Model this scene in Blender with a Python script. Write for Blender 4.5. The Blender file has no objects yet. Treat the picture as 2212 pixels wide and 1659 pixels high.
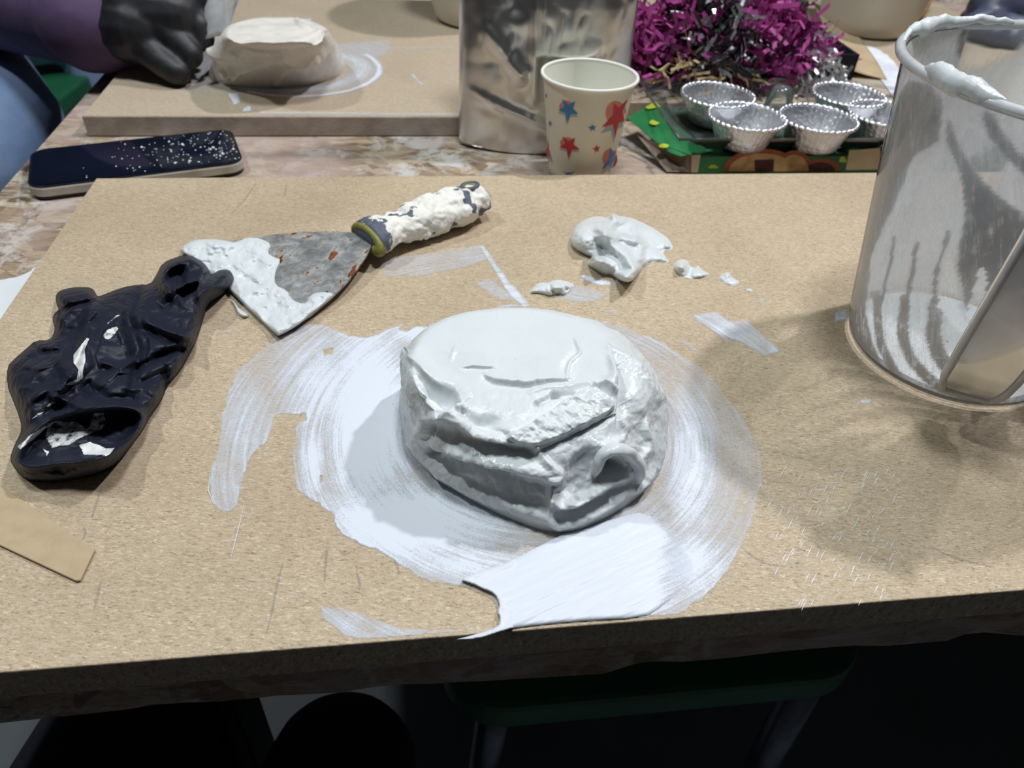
import bpy, math, random
import numpy as np
from mathutils import Vector, Matrix

# ------------------------------------------------------------------ camera, world, lights, exposure
W, H, F = 2212.0, 1659.0, 1620.0
PITCH, ROLL = math.radians(40.2), math.radians(3.5)
ZT = 0.74                      # table top
ZB = ZT + 0.018                # top of the fibreboards
CAM = np.array([0.0, 0.0, ZB + 0.26])
FWD = np.array([0, math.cos(PITCH), -math.sin(PITCH)])
_r = np.array([1.0, 0, 0]); _u = np.cross(_r, FWD)
RT = math.cos(ROLL) * _r + math.sin(ROLL) * _u
UP = -math.sin(ROLL) * _r + math.cos(ROLL) * _u

scene = bpy.context.scene
col = scene.collection
cam_data = bpy.data.cameras.new('camera')
cam_data.sensor_fit = 'HORIZONTAL'; cam_data.sensor_width = 36.0
cam_data.lens = 36.0 * F / W
cam_data.clip_start = 0.01
cam_data.dof.use_dof = True
cam_data.dof.focus_distance = 0.36
cam_data.dof.aperture_fstop = 13.0
cam = bpy.data.objects.new('camera', cam_data)
cam.matrix_world = Matrix(((RT[0], UP[0], -FWD[0], CAM[0]), (RT[1], UP[1], -FWD[1], CAM[1]),
                           (RT[2], UP[2], -FWD[2], CAM[2]), (0, 0, 0, 1)))
col.objects.link(cam); scene.camera = cam

world = bpy.data.worlds.new('world'); scene.world = world; world.use_nodes = True
world.node_tree.nodes['Background'].inputs[0].default_value = (0.75, 0.85, 1.0, 1)
world.node_tree.nodes['Background'].inputs[1].default_value = 0.09

def area(name, loc, target, size, power, color):
    l = bpy.data.lights.new(name, 'AREA'); l.shape = 'DISK'; l.size = size; l.energy = power; l.color = color
    o = bpy.data.objects.new(name, l); col.objects.link(o); o.location = loc
    o.rotation_euler = (Vector(target) - Vector(loc)).to_track_quat('-Z', 'Y').to_euler()
area('ceiling_lamp_right', (0.95, 1.05, 2.5), (0.05, 0.35, 0.75), 0.09, 25, (0.98, 0.96, 1.0))
area('ceiling_lamp_left', (-1.05, 0.50, 2.5), (0.0, 0.4, 0.75), 0.10, 12.5, (0.92, 0.99, 1.0))
area('ceiling_lamp_centre', (0.1, 0.30, 2.6), (0.1, 0.3, 0.75), 0.30, 20, (0.90, 0.97, 1.0))

vs = scene.view_settings
vs.view_transform = 'Standard'; vs.look = 'None'; vs.gamma = 1.0; vs.use_curve_mapping = False
vs.exposure = -0.08

# ------------------------------------------------------------------ picture <-> place
def rays(u, v):
    u = np.asarray(u, float); v = np.asarray(v, float)
    d = FWD * F + RT * (u[..., None] - W / 2) - UP * (v[..., None] - H / 2)
    return d / np.linalg.norm(d, axis=-1, keepdims=True)
def px(u, v, z):
    d = rays(u, v); t = (z - CAM[2]) / d[..., 2]
    return CAM + d * t[..., None]
def pxy(u, v, y):
    d = rays(u, v); t = (y - CAM[1]) / d[..., 1]
    return CAM + d * t[..., None]
def pxplane(u, v, p, n, h=0.0):
    d = rays(u, v); p = np.asarray(p, float); n = np.asarray(n, float)
    t = (((p - CAM) @ n) + h) / (d @ n)
    return CAM + d * t[..., None]
def proj(P):
    v = np.asarray(P, float) - CAM
    c = v @ FWD
    return W / 2 + F * (v @ RT) / c, H / 2 - F * (v @ UP) / c
def zc(pts, x0, y0, s):        # from enlarged-crop coordinates to photo pixels
    return [(x0 + a / s, y0 + b / s) for a, b in pts]

# ------------------------------------------------------------------ numpy noise
_rs = np.random.RandomState(7)
_T2 = _rs.rand(256, 256); _T3 = _rs.rand(48, 48, 48)
def vn(x, y):
    x = np.asarray(x, float); y = np.asarray(y, float)
    xi = np.floor(x).astype(int); yi = np.floor(y).astype(int); fx = x - xi; fy = y - yi
    fx = fx * fx * (3 - 2 * fx); fy = fy * fy * (3 - 2 * fy)
    a = _T2[xi & 255, yi & 255]; b = _T2[(xi + 1) & 255, yi & 255]
    c = _T2[xi & 255, (yi + 1) & 255]; d = _T2[(xi + 1) & 255, (yi + 1) & 255]
    return (a * (1 - fx) + b * fx) * (1 - fy) + (c * (1 - fx) + d * fx) * fy
def vn3(p):
    p = np.asarray(p, float); i = np.floor(p).astype(int); f = p - i; f = f * f * (3 - 2 * f)
    out = 0
    for dx in (0, 1):
        for dy in (0, 1):
            for dz in (0, 1):
                w = (f[..., 0] if dx else 1 - f[..., 0]) * (f[..., 1] if dy else 1 - f[..., 1]) * (f[..., 2] if dz else 1 - f[..., 2])
                out = out + w * _T3[(i[..., 0] + dx) % 48, (i[..., 1] + dy) % 48, (i[..., 2] + dz) % 48]
    return out
def fbm(x, y, o=4):
    s = 0; a = .5
    for k in range(o):
        s = s + a * (vn(x * 2 ** k + 17.3 * k, y * 2 ** k + 5.1 * k) - .5); a *= .5
    return s
def fbm3(p, o=4):
    s = 0; a = .5
    for k in range(o):
        s = s + a * (vn3(p * 2 ** k + 7.7 * k) - .5); a *= .5
    return s
def ridge(x, y):               # sharp crests, like creased sheet
    return 1 - np.abs(vn(x, y) * 2 - 1) * 2
def crumple(x, y, o=3):        # facets with straight creases
    s = 0; a = 1.0
    for k in range(o):
        ang = .7 + 1.1 * k
        xr = x * math.cos(ang) + y * math.sin(ang); yr = -x * math.sin(ang) + y * math.cos(ang)
        s = s + a * np.abs(vn(xr * 2 ** k + 31 * k, yr * 2 ** k * .6 + 9 * k) - .5); a *= .55
    return s
def sm(a, b, x):
    t = np.clip((x - a) / (b - a), 0, 1); return t * t * (3 - 2 * t)
def polyline(pts, X, Y):
    """distance, signed side (positive = below / right of travel), arclength fraction"""
    pts = np.asarray(pts, float)
    best = np.full(X.shape, 1e9); side = np.zeros(X.shape); tt = np.zeros(X.shape)
    n = len(pts) - 1
    for k in range(n):
        a = pts[k]; b = pts[k + 1]; ab = b - a; L = ab @ ab + 1e-9
        t = np.clip(((X - a[0]) * ab[0] + (Y - a[1]) * ab[1]) / L, 0, 1)
        dx = X - a[0] - t * ab[0]; dy = Y - a[1] - t * ab[1]
        d = np.hypot(dx, dy); m = d < best
        best = np.where(m, d, best)
        side = np.where(m, np.sign(ab[0] * dy - ab[1] * dx), side); tt = np.where(m, (k + t) / n, tt)
    return best, best * side, tt
def polysdf(pts, X, Y):
    """signed distance (positive inside) and nearest boundary point"""
    pts = np.asarray(pts, float)
    best = np.full(X.shape, 1e9); nx = np.zeros(X.shape); ny = np.zeros(X.shape)
    ins = np.zeros(X.shape, bool)
    for k in range(len(pts)):
        a = pts[k - 1]; b = pts[k]; ab = b - a; L = ab @ ab + 1e-9
        t = np.clip(((X - a[0]) * ab[0] + (Y - a[1]) * ab[1]) / L, 0, 1)
        qx = a[0] + t * ab[0]; qy = a[1] + t * ab[1]
        d = np.hypot(X - qx, Y - qy); m = d < best
        best = np.where(m, d, best); nx = np.where(m, qx, nx); ny = np.where(m, qy, ny)
        c = (a[1] > Y) != (b[1] > Y)
        with np.errstate(divide='ignore', invalid='ignore'):
            ins ^= c & (X < (b[0] - a[0]) * (Y - a[1]) / (b[1] - a[1] if b[1] != a[1] else 1e-9) + a[0])
    return np.where(ins, best, -best), nx, ny
def smooth_poly(pts, n=3, closed=True):
    p = np.asarray(pts, float)
    for _ in range(n):
        q = np.roll(p, -1, 0) if closed else p[1:]
        b = p if closed else p[:-1]
        new = np.empty((2 * len(b), p.shape[1])); new[0::2] = b * .75 + q * .25; new[1::2] = b * .25 + q * .75
        p = new if closed else np.vstack([p[:1], new, p[-1:]])
    return p

# ------------------------------------------------------------------ materials
def mat(name, base, rough=.6, metal=0.0, var=None, vscale=40, bump=0.0, bscale=200, spec=.5, **kw):
    m = bpy.data.materials.new(name); m.use_nodes = True; nt = m.node_tree
    b = nt.nodes['Principled BSDF']
    b.inputs['Base Color'].default_value = (*base, 1); b.inputs['Roughness'].default_value = rough
    b.inputs['Metallic'].default_value = metal; b.inputs['Specular IOR Level'].default_value = spec
    for k, v in kw.items(): b.inputs[k.replace('_', ' ')].default_value = v
    tc = nt.nodes.new('ShaderNodeTexCoord')
    if var is not None:
        n = nt.nodes.new('ShaderNodeTexNoise'); n.inputs['Scale'].default_value = vscale; n.inputs['Detail'].default_value = 5
        nt.links.new(tc.outputs['Object'], n.inputs['Vector'])
        r = nt.nodes.new('ShaderNodeValToRGB'); r.color_ramp.elements[0].position = .35; r.color_ramp.elements[1].position = .65
        r.color_ramp.elements[0].color = (*base, 1); r.color_ramp.elements[1].color = (*var, 1)
        nt.links.new(n.outputs['Fac'], r.inputs[0]); nt.links.new(r.outputs[0], b.inputs['Base Color'])
    if bump:
        n = nt.nodes.new('ShaderNodeTexNoise'); n.inputs['Scale'].default_value = bscale; n.inputs['Detail'].default_value = 4
        nt.links.new(tc.outputs['Object'], n.inputs['Vector'])
        bp = nt.nodes.new('ShaderNodeBump'); bp.inputs['Strength'].default_value = bump; bp.inputs['Distance'].default_value = .002
        nt.links.new(n.outputs['Fac'], bp.inputs['Height']); nt.links.new(bp.outputs[0], b.inputs['Normal'])
    return m
class NT:
    def __init__(s, m): s.t = m.node_tree; s.bsdf = s.t.nodes['Principled BSDF']
    def n(s, kind, **kw):
        n = s.t.nodes.new(kind)
        for k, v in kw.items():
            if isinstance(v, bpy.types.NodeSocket): s.t.links.new(v, n.inputs[k])
            elif k in n.inputs: n.inputs[k].default_value = v
            else: setattr(n, k, v)
        return n
    def link(s, a, b): s.t.links.new(a, b)
    def math(s, op, a, b=0.0):
        n = s.t.nodes.new('ShaderNodeMath'); n.operation = op
        for i, q in enumerate((a, b)):
            if isinstance(q, bpy.types.NodeSocket): s.t.links.new(q, n.inputs[i])
            else: n.inputs[i].default_value = q
        return n.outputs[0]
    def mix(s, f, a, b):
        n = s.t.nodes.new('ShaderNodeMix'); n.data_type = 'RGBA'
        for i, q in ((0, f), (6, a), (7, b)):
            if isinstance(q, bpy.types.NodeSocket): s.t.links.new(q, n.inputs[i])
            elif i == 0: n.inputs[0].default_value = q
            else: n.inputs[i].default_value = (*q, 1)
        return n.outputs[2]
    def ramp(s, f, *stops):
        n = s.t.nodes.new('ShaderNodeValToRGB'); e = n.color_ramp.elements
        while len(e) < len(stops): e.new(.5)
        for q, (p, c) in zip(e, stops): q.position = p; q.color = (*c, 1) if len(c) == 3 else c
        s.t.links.new(f, n.inputs[0]); return n.outputs[0]
    def noise(s, vec, scale, detail=4, rough=.55, dist=0.0, mapscale=None, rot=None):
        if mapscale or rot:
            mp = s.t.nodes.new('ShaderNodeMapping'); s.t.links.new(vec, mp.inputs[0])
            if mapscale: mp.inputs['Scale'].default_value = mapscale
            if rot: mp.inputs['Rotation'].default_value = rot
            vec = mp.outputs[0]
        n = s.t.nodes.new('ShaderNodeTexNoise'); s.t.links.new(vec, n.inputs['Vector'])
        n.inputs['Scale'].default_value = scale; n.inputs['Detail'].default_value = detail
        n.inputs['Roughness'].default_value = rough; n.inputs['Distortion'].default_value = dist
        return n.outputs['Fac']
    def bump(s, h, strength=.5, dist=.001):
        n = s.t.nodes.new('ShaderNodeBump'); n.inputs['Strength'].default_value = strength; n.inputs['Distance'].default_value = dist
        s.t.links.new(h, n.inputs['Height']); s.t.links.new(n.outputs[0], s.bsdf.inputs['Normal'])

def srgb(r, g, b):
    f = lambda c: (c / 255 / 12.92) if c <= 10 else ((c / 255 + .055) / 1.055) ** 2.4
    return (f(r), f(g), f(b))

def mdf(name, base, light, dark):
    m = mat(name, base, .62, spec=.3); t = NT(m); v = t.n('ShaderNodeTexCoord').outputs['Object']
    f1 = t.noise(v, 1, 3, .6, .8, (380, 1500, 300), (0, 0, .3)); f2 = t.noise(v, 1, 3, .6, .8, (380, 1400, 300), (0, 0, 1.25))
    f3 = t.noise(v, 1, 3, .6, 1.0, (400, 1300, 300), (0, 0, 2.3))
    lt = t.math('MAXIMUM', t.math('MAXIMUM', f1, f2), f3)
    dk = t.math('MINIMUM', t.math('MINIMUM', f1, f2), f3)
    c = t.mix(t.ramp(lt, (.58, (0, 0, 0)), (.72, (1, 1, 1))), base, light)
    c = t.mix(t.ramp(dk, (.28, (1, 1, 1)), (.42, (0, 0, 0))), c, dark)
    big = t.noise(v, 9, 5, .6)
    c = t.mix(t.ramp(big, (.45, (0, 0, 0)), (.75, (.35, .35, .35))), c, dark)
    t.link(c, t.bsdf.inputs['Base Color']); t.bump(lt, .25, .0006)
    return m
M = {}
M['mdf'] = mdf('fibreboard', srgb(184, 166, 140), srgb(222, 206, 180), srgb(136, 116, 90))
M['mdf_far'] = mdf('fibreboard_far', srgb(182, 166, 144), srgb(204, 190, 168), srgb(146, 130, 110))
M['mdf_edge'] = mat('fibreboard_edge', srgb(186, 174, 164), .8, var=srgb(166, 152, 142), vscale=60, bump=.3, bscale=500)
M['card'] = mat('card', srgb(184, 162, 130), .7, var=srgb(176, 154, 122), vscale=150, bump=.1, bscale=900)
def osb():
    m = mat('flake_board', (.3, .2, .1), .75, spec=.3); t = NT(m); v = t.n('ShaderNodeTexCoord').outputs['Object']
    mp = t.n('ShaderNodeMapping'); t.link(v, mp.inputs[0]); mp.inputs['Scale'].default_value = (60, 130, 80)
    w = t.noise(v, 14, 2)
    add = t.n('ShaderNodeVectorMath', operation='ADD'); t.link(mp.outputs[0], add.inputs[0])
    sc = t.n('ShaderNodeVectorMath', operation='SCALE'); cmb = t.n('ShaderNodeCombineXYZ'); t.link(w, cmb.inputs[0]); t.link(w, cmb.inputs[1])
    t.link(cmb.outputs[0], sc.inputs[0]); sc.inputs['Scale'].default_value = 4.0; t.link(sc.outputs[0], add.inputs[1])
    vo = t.n('ShaderNodeTexVoronoi'); t.link(add.outputs[0], vo.inputs['Vector']); vo.inputs['Scale'].default_value = 1.0
    sep = t.n('ShaderNodeSeparateColor'); t.link(vo.outputs['Color'], sep.inputs[0])
    c = t.ramp(sep.outputs[0], (0, srgb(118, 98, 78)), (.35, srgb(148, 126, 102)), (.6, srgb(170, 150, 124)), (1, srgb(194, 180, 154)))
    grain = t.noise(v, 1, 4, .6, .4, (70, 700, 300), (0, 0, .35))
    c = t.mix(t.ramp(grain, (.45, (0, 0, 0)), (.65, (.5, .5, .5))), c, srgb(84, 62, 46))
    pl = t.noise(v, 30, 7, .72, .5)
    c = t.mix(t.ramp(pl, (.49, (0, 0, 0)), (.60, (.9, .9, .9))), c, srgb(206, 202, 198))
    pk = t.noise(v, 7, 4, .6)
    c = t.mix(t.ramp(pk, (.42, (0, 0, 0)), (.6, (.75, .75, .75))), c, srgb(178, 158, 148))
    dk = t.noise(v, 11, 5, .7, 1.0, None, (.3, .2, 2.0))
    c = t.mix(t.ramp(dk, (.60, (0, 0, 0)), (.68, (.9, .9, .9))), c, srgb(52, 44, 44))
    t.link(c, t.bsdf.inputs['Base Color']); t.bump(t.math('ADD', grain, pl), .6, .002)
    return m
M['osb'] = osb()
def plaster(name, base, rough, mott=.04):
    m = mat(name, base, rough, spec=.45); t = NT(m); v = t.n('ShaderNodeTexCoord').outputs['Object']
    n = t.noise(v, 60, 5)
    d = tuple(c * (1 - mott) for c in base)
    t.link(t.mix(n, d, base), t.bsdf.inputs['Base Color'])
    t.link(t.ramp(t.noise(v, 35, 3), (.4, (rough * .6,) * 3), (.62, (min(1, rough * 1.35),) * 3)), t.bsdf.inputs['Roughness'])
    t.bump(t.noise(v, 700, 4), .12, .0008)
    t.bsdf.inputs['Subsurface Weight'].default_value = .05
    t.bsdf.inputs['Subsurface Radius'].default_value = (.004, .004, .004)
    return m
M['plaster'] = plaster('wet_plaster', srgb(214, 219, 220), .36)
M['plaster_dry'] = plaster('plaster_film', srgb(216, 220, 224), .5)
M['plaster_far'] = plaster('plaster_far', srgb(228, 222, 214), .4)
def film():
    m = mat('plaster_smear', srgb(214, 219, 228), .45, spec=.4); t = NT(m)
    uv = t.n('ShaderNodeUVMap').outputs[0]
    at = t.n('ShaderNodeAttribute', attribute_name='cover').outputs['Fac']
    obj = t.n('ShaderNodeTexCoord').outputs['Object']
    s1 = t.noise(uv, 1, 5, .65, .15, (420, 1.6, 1)); s2 = t.noise(uv, 1, 3, .6, .1, (1300, 2.0, 1))
    fine = t.noise(obj, 1500, 2); mid = t.noise(obj, 120, 5, .65)
    st = t.math('ADD', t.math('MULTIPLY', t.math('SUBTRACT', s1, .5), 2.0), t.math('MULTIPLY', t.math('SUBTRACT', s2, .5), 1.0))
    st = t.math('ADD', st, t.math('MULTIPLY', t.math('SUBTRACT', fine, .5), 1.2))
    st = t.math('ADD', st, t.math('MULTIPLY', t.math('SUBTRACT', mid, .5), .7))
    amp = t.math('MULTIPLY', t.math('MULTIPLY', at, t.math('SUBTRACT', 1.28, at)), 1.7)
    a = t.math('ADD', t.math('MULTIPLY', at, 1.3), t.math('MULTIPLY', st, amp))
    cl = t.n('ShaderNodeClamp'); t.link(a, cl.inputs[0])
    t.link(cl.outputs[0], t.bsdf.inputs['Alpha'])
    t.bump(s1, .25, .0005)
    return m
M['film'] = film()
def glove_mat():
    m = mat('black_nitrile', srgb(27, 29, 38), .46, spec=.24); t = NT(m); v = t.n('ShaderNodeTexCoord').outputs['Object']
    at = t.n('ShaderNodeAttribute', attribute_name='cover').outputs['Fac']
    n = t.noise(v, 300, 5, .65)
    f = t.ramp(t.math('ADD', at, t.math('MULTIPLY', t.math('SUBTRACT', n, .5), 1.1)), (.42, (0, 0, 0)), (.62, (1, 1, 1)))
    t.link(t.mix(f, srgb(33, 36, 49), srgb(226, 226, 224)), t.bsdf.inputs['Base Color'])
    w = t.noise(v, 30, 3); cm = t.n('ShaderNodeCombineXYZ'); t.link(w, cm.inputs[0]); t.link(w, cm.inputs[1])
    sc = t.n('ShaderNodeVectorMath', operation='SCALE'); t.link(cm.outputs[0], sc.inputs[0]); sc.inputs['Scale'].default_value = .05
    ad = t.n('ShaderNodeVectorMath', operation='ADD'); t.link(v, ad.inputs[0]); t.link(sc.outputs[0], ad.inputs[1])
    vo = t.n('ShaderNodeTexVoronoi', feature='DISTANCE_TO_EDGE'); t.link(ad.outputs[0], vo.inputs['Vector']); vo.inputs['Scale'].default_value = 75
    cr = t.math('MINIMUM', vo.outputs['Distance'], .22)
    t.bump(t.math('ADD', cr, t.math('MULTIPLY', t.noise(v, 120, 2), .25)), .35, .006)
    return m
M['glove'] = glove_mat()
M['hand_glove'] = mat('dusty_black_glove', srgb(22, 22, 26), .5, var=srgb(38, 38, 42), vscale=60, bump=.3, bscale=60)
M['hand_glove_grey'] = mat('dusty_grey_glove', srgb(62, 68, 88), .45, var=srgb(80, 88, 110), vscale=30, bump=.3, bscale=50)
def blade_mat():
    m = mat('rusty_steel', srgb(150, 150, 148), .42, .55); t = NT(m); v = t.n('ShaderNodeTexCoord').outputs['Object']
    g = t.noise(v, 110, 6, .7, .5)
    c = t.ramp(g, (.32, srgb(104, 104, 103)), (.5, srgb(144, 145, 144)), (.68, srgb(188, 189, 194)))
    rust = t.noise(v, 95, 3, .5, .6)
    rf = t.ramp(rust, (.61, (0, 0, 0)), (.635, (1, 1, 1)))
    halo = t.ramp(rust, (.575, (0, 0, 0)), (.615, (.5, .5, .5)))
    c = t.mix(halo, c, srgb(200, 180, 140)); c = t.mix(rf, c, t.ramp(g, (.4, srgb(78, 48, 34)), (.6, srgb(130, 78, 52))))
    t.link(c, t.bsdf.inputs['Base Color']); t.link(t.math('MULTIPLY', t.math('SUBTRACT', 1.0, halo), .22), t.bsdf.inputs['Metallic'])
    t.bump(g, .2, .0005)
    return m
M['blade'] = blade_mat()
def crust_mat():
    m = mat('plaster_crusted_handle', srgb(225, 222, 214), .6); t = NT(m); v = t.n('ShaderNodeTexCoord').outputs['Object']
    at = t.n('ShaderNodeAttribute', attribute_name='cover').outputs['Fac']
    n = t.noise(v, 260, 5, .65)
    f = t.ramp(t.math('ADD', at, t.math('MULTIPLY', t.math('SUBTRACT', n, .5), 1.3)), (.40, (0, 0, 0)), (.52, (1, 1, 1)))
    c = t.mix(t.noise(v, 500, 3), srgb(64, 72, 88), srgb(98, 106, 120))
    t.link(t.mix(f, c, srgb(231, 228, 220)), t.bsdf.inputs['Base Color'])
    t.bump(t.math('ADD', t.noise(v, 420, 4), f), .5, .0012)
    return m
M['crust'] = crust_mat()
M['yellow'] = mat('yellow_green_rubber', srgb(140, 138, 58), .55, var=srgb(112, 112, 60), vscale=200)
M['cup'] = mat('cup_paper', srgb(226, 220, 202), .42, var=srgb(222, 215, 196), vscale=30)
M['cup_in'] = mat('cup_inside', srgb(232, 232, 222), .4, var=srgb(228, 228, 216), vscale=30)
M['star_blue'] = mat('print_blue', srgb(52, 122, 180), .45, var=srgb(46, 112, 170), vscale=200)
M['star_red'] = mat('print_red', srgb(196, 40, 56), .45, var=srgb(184, 34, 50), vscale=200)
M['star_pink'] = mat('print_salmon', srgb(216, 128, 112), .45, var=srgb(208, 120, 104), vscale=200)
M['star_grey'] = mat('print_grey', srgb(158, 176, 178), .45, var=srgb(150, 168, 170), vscale=200)
M['foil_bag'] = mat('silver_foil_bag', (.70, .69, .67), .3, 1.0, bump=.12, bscale=60)
M['foil'] = mat('aluminium_foil', (.86, .87, .9), .36, 1.0, bump=.5, bscale=260)
M['green'] = mat('carton_green', srgb(40, 128, 72), .45, var=srgb(28, 104, 58), vscale=25)
M['green_dark'] = mat('carton_dark_green', srgb(22, 78, 48), .45, var=srgb(18, 60, 40), vscale=25)
M['lime'] = mat('carton_lime_spot', srgb(190, 205, 60), .45, var=srgb(176, 192, 50), vscale=80)
M['carton_in'] = mat('carton_inside', srgb(128, 112, 96), .8, var=srgb(116, 100, 86), vscale=80)
M['cream'] = mat('carton_cream', srgb(214, 196, 160), .6, var=srgb(200, 180, 144), vscale=60)
M['pie'] = mat('print_pastry', srgb(196, 150, 96), .5, var=srgb(222, 184, 130), vscale=120)
M['pie_edge'] = mat('print_pastry_edge', srgb(150, 78, 44), .5, var=srgb(172, 96, 56), vscale=150)
M['pie_fill'] = mat('print_filling', srgb(64, 24, 26), .5, var=srgb(90, 36, 36), vscale=200)
M['magenta'] = mat('print_magenta', srgb(200, 40, 130), .5, var=srgb(180, 36, 118), vscale=80)
M['pot'] = mat('pot_plastic', srgb(206, 200, 186), .4, var=srgb(198, 190, 176), vscale=8)
M['green_seat'] = mat('green_seat', srgb(34, 104, 70), .5, var=srgb(30, 92, 62), vscale=20)
M['steel'] = mat('seat_leg_metal', srgb(120, 124, 136), .35, .7, var=srgb(100, 104, 118), vscale=30)
M['black_metal'] = mat('dark_leg_metal', srgb(24, 26, 32), .5, .3, var=srgb(34, 36, 42), vscale=40)
M['sleeve'] = mat('purple_fabric', srgb(104, 84, 120), .85, var=srgb(88, 70, 104), vscale=22, bump=.4, bscale=40)
M['jeans'] = mat('blue_denim', srgb(120, 144, 184), .85, var=srgb(148, 168, 204), vscale=14, bump=.5, bscale=45)
M['navy'] = mat('navy_fabric', srgb(24, 28, 48), .9, var=srgb(18, 20, 34), vscale=16, bump=.4, bscale=30)
M['dark_red'] = mat('dark_red_fabric', srgb(58, 16, 24), .9, var=srgb(46, 12, 20), vscale=16)
M['bin_bag'] = mat('dark_plastic_sheet', srgb(44, 48, 66), .36, var=srgb(36, 40, 58), vscale=30, bump=.3, bscale=120)
M['shred_purple'] = mat('shredded_purple_paper', srgb(140, 42, 112), .6, var=srgb(182, 70, 146), vscale=70)
M['shred_dark'] = mat('shredded_plum_paper', srgb(92, 24, 74), .6, var=srgb(112, 32, 90), vscale=70)
M['shred_black'] = mat('shredded_black_paper', srgb(26, 24, 28), .35, var=srgb(50, 48, 54), vscale=70)
M['shred_silver'] = mat('shredded_silver_foil', (.75, .75, .77), .28, .9, bump=.2, bscale=200)
M['straw'] = mat('straw_paper', srgb(186, 166, 122), .7, var=srgb(150, 130, 90), vscale=120)
M['white_paper'] = mat('torn_white_paper', srgb(226, 230, 238), .7, var=srgb(206, 210, 220), vscale=60, bump=.3, bscale=200)
M['kraft'] = mat('kraft_paper', srgb(190, 168, 136), .7, var=srgb(174, 152, 120), vscale=30, bump=.2, bscale=80)
M['wood'] = mat('stick_wood', srgb(176, 130, 60), .6, var=srgb(150, 104, 48), vscale=120)
M['screen'] = mat('phone_glass', (.004, .006, .014), .06, spec=.6, var=(.005, .008, .02), vscale=20)
M['phone_metal'] = mat('phone_frame', srgb(40, 44, 58), .3, .8, var=srgb(60, 64, 76), vscale=60)
M['phone_case'] = mat('phone_case_pale', srgb(196, 190, 178), .45, var=srgb(176, 170, 158), vscale=60)
M['phone_sole'] = mat('phone_case_black', srgb(24, 24, 26), .6, var=srgb(32, 32, 34), vscale=60)
M['floor'] = mat('concrete_floor', srgb(110, 114, 118), .8, var=srgb(92, 96, 100), vscale=3, bump=.2, bscale=30)
M['wall'] = mat('workshop_wall', srgb(112, 114, 118), .9, var=srgb(102, 104, 108), vscale=2)
M['ceil'] = mat('workshop_ceiling', srgb(196, 196, 196), .9, var=srgb(186, 186, 188), vscale=2)
M['pencil'] = mat('pencil_mark', srgb(86, 96, 104), .8, var=srgb(110, 112, 112), vscale=400)
NT(M['pencil']).bsdf.inputs['Alpha'].default_value = .18
def clear(name, tint, fac_diffuse, rough=.08):
    m = bpy.data.materials.new(name); m.use_nodes = True; nt = m.node_tree; nt.nodes.clear(); t = type('q', (), {})
    out = nt.nodes.new('ShaderNodeOutputMaterial')
    tr = nt.nodes.new('ShaderNodeBsdfTransparent'); tr.inputs[0].default_value = (*tint, 1)
    gl = nt.nodes.new('ShaderNodeBsdfGlossy'); gl.inputs['Roughness'].default_value = rough
    df = nt.nodes.new('ShaderNodeBsdfDiffuse'); df.inputs[0].default_value = (.85, .86, .88, 1)
    tc = nt.nodes.new('ShaderNodeTexCoord'); no = nt.nodes.new('ShaderNodeTexNoise'); no.inputs['Scale'].default_value = 60
    nt.links.new(tc.outputs['Object'], no.inputs['Vector'])
    mr = nt.nodes.new('ShaderNodeMapRange'); nt.links.new(no.outputs['Fac'], mr.inputs[0])
    mr.inputs[3].default_value = fac_diffuse * .6; mr.inputs[4].default_value = fac_diffuse * 1.4
    m1 = nt.nodes.new('ShaderNodeMixShader'); nt.links.new(mr.outputs[0], m1.inputs[0]); nt.links.new(tr.outputs[0], m1.inputs[1]); nt.links.new(df.outputs[0], m1.inputs[2])
    fr = nt.nodes.new('ShaderNodeFresnel'); fr.inputs[0].default_value = 1.45
    m2 = nt.nodes.new('ShaderNodeMixShader'); nt.links.new(fr.outputs[0], m2.inputs[0]); nt.links.new(m1.outputs[0], m2.inputs[1]); nt.links.new(gl.outputs[0], m2.inputs[2])
    nt.links.new(m2.outputs[0], out.inputs[0])
    return m
M['jug'] = clear('milky_clear_plastic', (.95, .96, .98), .12)
M['jug_handle'] = clear('frosted_clear_plastic', (.95, .96, .98), .62, .2)
M['tray'] = clear('clear_tray_plastic', (.96, .97, .98), .07, .12)
M['dirty_plastic'] = clear('dirty_clear_plastic', (.8, .78, .74), .45, .2)
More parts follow.
